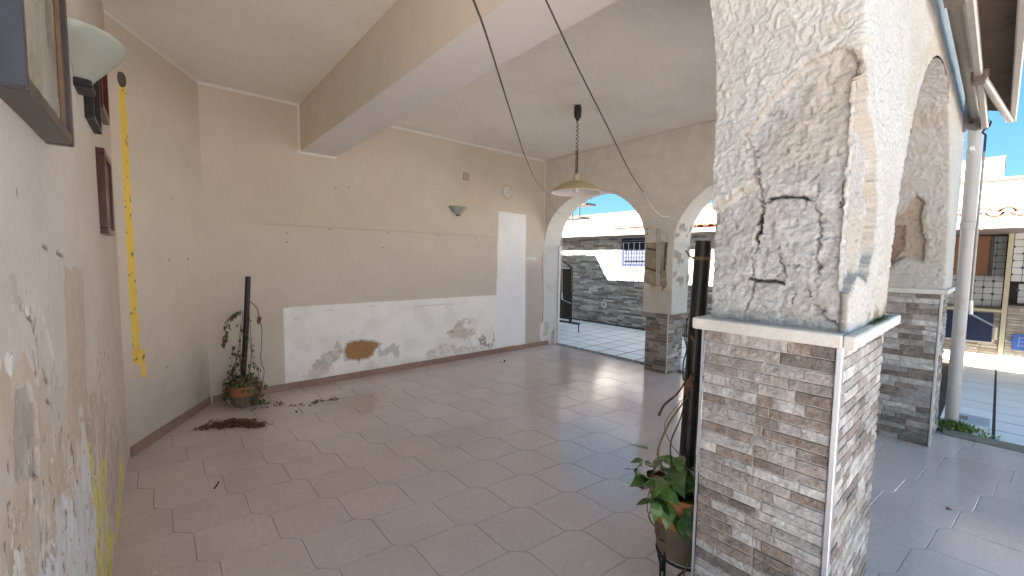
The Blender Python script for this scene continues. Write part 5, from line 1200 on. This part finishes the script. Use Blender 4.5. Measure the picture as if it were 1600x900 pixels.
# dark wooden door panel on a frame, left in the court
t = thing('wooden_gate', 'dark plank gate in a black metal frame standing in the court', 'gate', (6.5, 6.1, 0))
for k in range(8):
    y = 5.765 + k * .115; MB().box((6.49, y, .24), (6.515, y + .110, 1.30 + (0 if k < 0 else 0)), bev=.004).build('plank', M['darkwood'], t)
MB().box((6.475, 5.725, .16), (6.53, 5.762, 1.345)).build('frame_post', M['darkiron'], t)
MB().box((6.478, 5.50, .165), (6.527, 6.7, .20)).build('bottom_rail', M['darkiron'], t)
MB().tube([(6.5, 5.515, .185), (6.5, 5.51, .0)], .012, 6).build('foot', M['darkiron'], t)
MB().tube([(6.5, 6.66, .185), (6.5, 6.66, .0)], .012, 6).build('foot', M['darkiron'], t)
MB().tube([(6.5, 5.74, 1.335), (6.5, 6.2, 1.58), (6.5, 6.7, 1.85)], .016, 6).build('slanting_rail', M['darkiron'], t, smooth=True)
MB().box((6.482, 5.763, .60), (6.489, 6.68, .63)).build('cross_batten', M['darkwood'], t); MB().box((6.482, 5.763, 1.27), (6.489, 6.68, 1.30)).build('cross_batten', M['darkwood'], t)
t = thing('crank_rod', 'thin pale awning crank rod hanging in the left far arch', 'crank rod', (6.4, 5.95, .6), 'awning crank rods')
MB().tube([(6.4, 5.965, 2.75), (6.4, 5.90, .66)], .009, 8).build('rod', M['wire'], t, smooth=True)
MB().tube([(6.4, 5.90, .80), (6.4, 5.897, .655)], .014, 8).build('grip', M['white_plastic'], t, smooth=True)
MB().tube([(6.4, 5.897, .66), (6.4, 5.80, .635), (6.4, 5.65, .60)], .008, 8).build('crank_arm', M['wire'], t, smooth=True)
MB().box((5.42, 5.90, 2.74), (6.45, 6.02, 2.80)).build('awning_bar', M['alu_dark'], t) if False else None

# ================================================================== outdoor kitchen
KX = 9.4
t = thing('kitchen_building', 'outdoor kitchen with tiled niches and stone counter under clay roof tiles', 'building', (9.9, .2, 0))
MB().box((KX + .012, -.055, 0), (KX + .06, 2.3, .80)).build('counter_wall', M['joint'], t)
mb = MB(); clad_stuff(mb, stone_rows(2.3, .80, rg, .034, .048, .10, .3), (KX + .012, -.055, 0), 'y', .012, rnd_=rg, pal=[(.36, .27, .19), (.42, .35, .26), (.33, .25, .18), (.47, .41, .33), (.38, .30, .22)])
clad_stuff(mb, stone_rows(1.4, .885, rg, .034, .048, .10, .3), (KX - .018, -1.51, 0), 'y', .012, rnd_=rg, pal=[(.42, .35, .26), (.50, .45, .37), (.40, .33, .25), (.46, .38, .29)])
o = mb.build('stone_cladding', M['stonecol'], t); o['kind'] = 'stuff'
MB().box((KX - .018, -1.51, 0), (KX + .6, -.112, .885)).build('counter_wall', M['joint'], t)
MB().box((KX - .02, -.06, .802), (KX + .54, 2.3, .842)).build('counter_top', M['cream'], t)
MB().box((KX - .03, -1.51, .888), (KX + .54, -.112, .915)).build('counter_top', M['kerb'], t)
MB().box((KX - .03, -.108, 0), (KX + .12, -.058, 1.955)).build('pier', M['cream'], t)
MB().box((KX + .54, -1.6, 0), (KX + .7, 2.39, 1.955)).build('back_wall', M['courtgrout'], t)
MB().box((KX + .2, 2.31, 0), (KX + .54, 2.39, 1.955)).build('side_wall', M['shade'], t)
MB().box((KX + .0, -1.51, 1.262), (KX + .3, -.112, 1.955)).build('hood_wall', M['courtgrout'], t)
kt = sq_tile(.0935, .0935, 'wall_tile', M['kitchentile'], th=.006, bev=.0015)
dots = MB()
def tiles_on(x, y0_, y1_, z0_, z1_, off):
    ny = int((y1_ - y0_) / .1 + .01); nz = int((z1_ - z0_) / .1 + .01)
    for a in range(ny):
        for b in range(nz):
            p_ = (x - .006, y0_ + .1 * (a + .5), z0_ + .1 * (b + .5))
            if not inview(p_, 30): continue
            o = link('wall_tile', kt, t, p_); o.rotation_euler = (0, -math.pi / 2, 0)
            if (a + b) % 2 == off: dots.lathe([(.0005, -.0085), (.020, -.0085), (.021, -.005)], (x, p_[1] + .05, p_[2] + .05), 8, 'x')
tiles_on(KX, -.812, -.112, 1.264, 1.97, 0)
tiles_on(KX + .54, -.05, 1.05, .845, 1.95, 1)
tiles_on(KX + .54, -1.0, -.11, .92, 1.26, 0)
o = dots.build('tile_dot', M['dot'], t); o['kind'] = 'stuff'
for y0_, y1_ in ((.11, .52), (.525, .95)):
    o = MB().box((KX + .28, y0_, 1.33), (KX + .53, y1_, 1.95), bev=.004).build('cabinet', M['wood'], t)
    MB().box((KX + .262, y0_ + .01, 1.34), (KX + .279, y1_ - .01, 1.94), bev=.004).build('cabinet_door', M['wood'], o)
    MB().tube([(KX + .245, y0_ + .13, 1.40), (KX + .245, y0_ + .30, 1.40)], .008, 6).build('handle', M['alu'], o)
MB().box((KX + .27, .075, 1.325), (KX + .535, .106, 1.935)).build('cabinet_side', M['clamp'], t)
GX = 7.52
MB().box((GX + .04, -2.2, 1.957), (KX + .8, 2.39, 1.985)).build('porch_ceiling', M['gutter'], t)
MB().box((GX, -2.2, 1.922), (GX + .038, 2.39, 2.053), bev=.012).build('gutter', M['gutter'], t)
for y in (.165, -.6, 1.4): MB().box((GX - .004, y, 1.920), (GX + .03, y + .012, 2.056)).build('gutter_joint', M['gutter'], t)
MB().prism([(GX + .06, 2.030), (KX + .8, 2.16), (KX + .8, 1.99), (GX + .06, 1.99)], 'y', -2.2, 2.39).build('roof_deck', M['kerb'], t)
roof_tiles(t, GX + .0, GX + 1.0, 2.07, 2.15, -.62, 1.0, step=.20, r=.088)
b_ = thing('blue_board', 'dark blue board leaning on the kitchen counter behind the downpipe', 'board', (KX - .03, .25, .35))
MB().box((KX - .034, .012, .355), (KX - .006, .56, .785), bev=.004).build('board', M['bluewood'], b_); MB().box((KX - .036, .0, .335), (KX - .006, .56, .353)).build('bottom_edge', M['ledge'], b_); MB().box((KX - .036, -.012, .36), (KX - .006, .010, .60)).build('edge_strip', M['cream'], b_)
b_ = thing('blue_hatch', 'bright blue hatch with pale lines low on the kitchen pier at the right edge', 'hatch', (KX - .04, -.26, .28))
MB().box((KX - .055, -.40, .285), (KX - .032, -.183, .512), bev=.003).build('panel', M['bluepale'], b_)
for z in (.345, .40, .455): MB().box((KX - .0575, -.39, z), (KX - .0545, -.235, z + .013)).build('line', M['paleblue'], b_)
MB().box((KX - .0585, -.247, .335), (KX - .0555, -.235, .475)).build('line', M['paleblue'], b_)
MB().tube([(KX - .045, -.183, .395), (KX - .045, -.135, .40)], .008, 6).build('handle', M['bluepale'], b_)
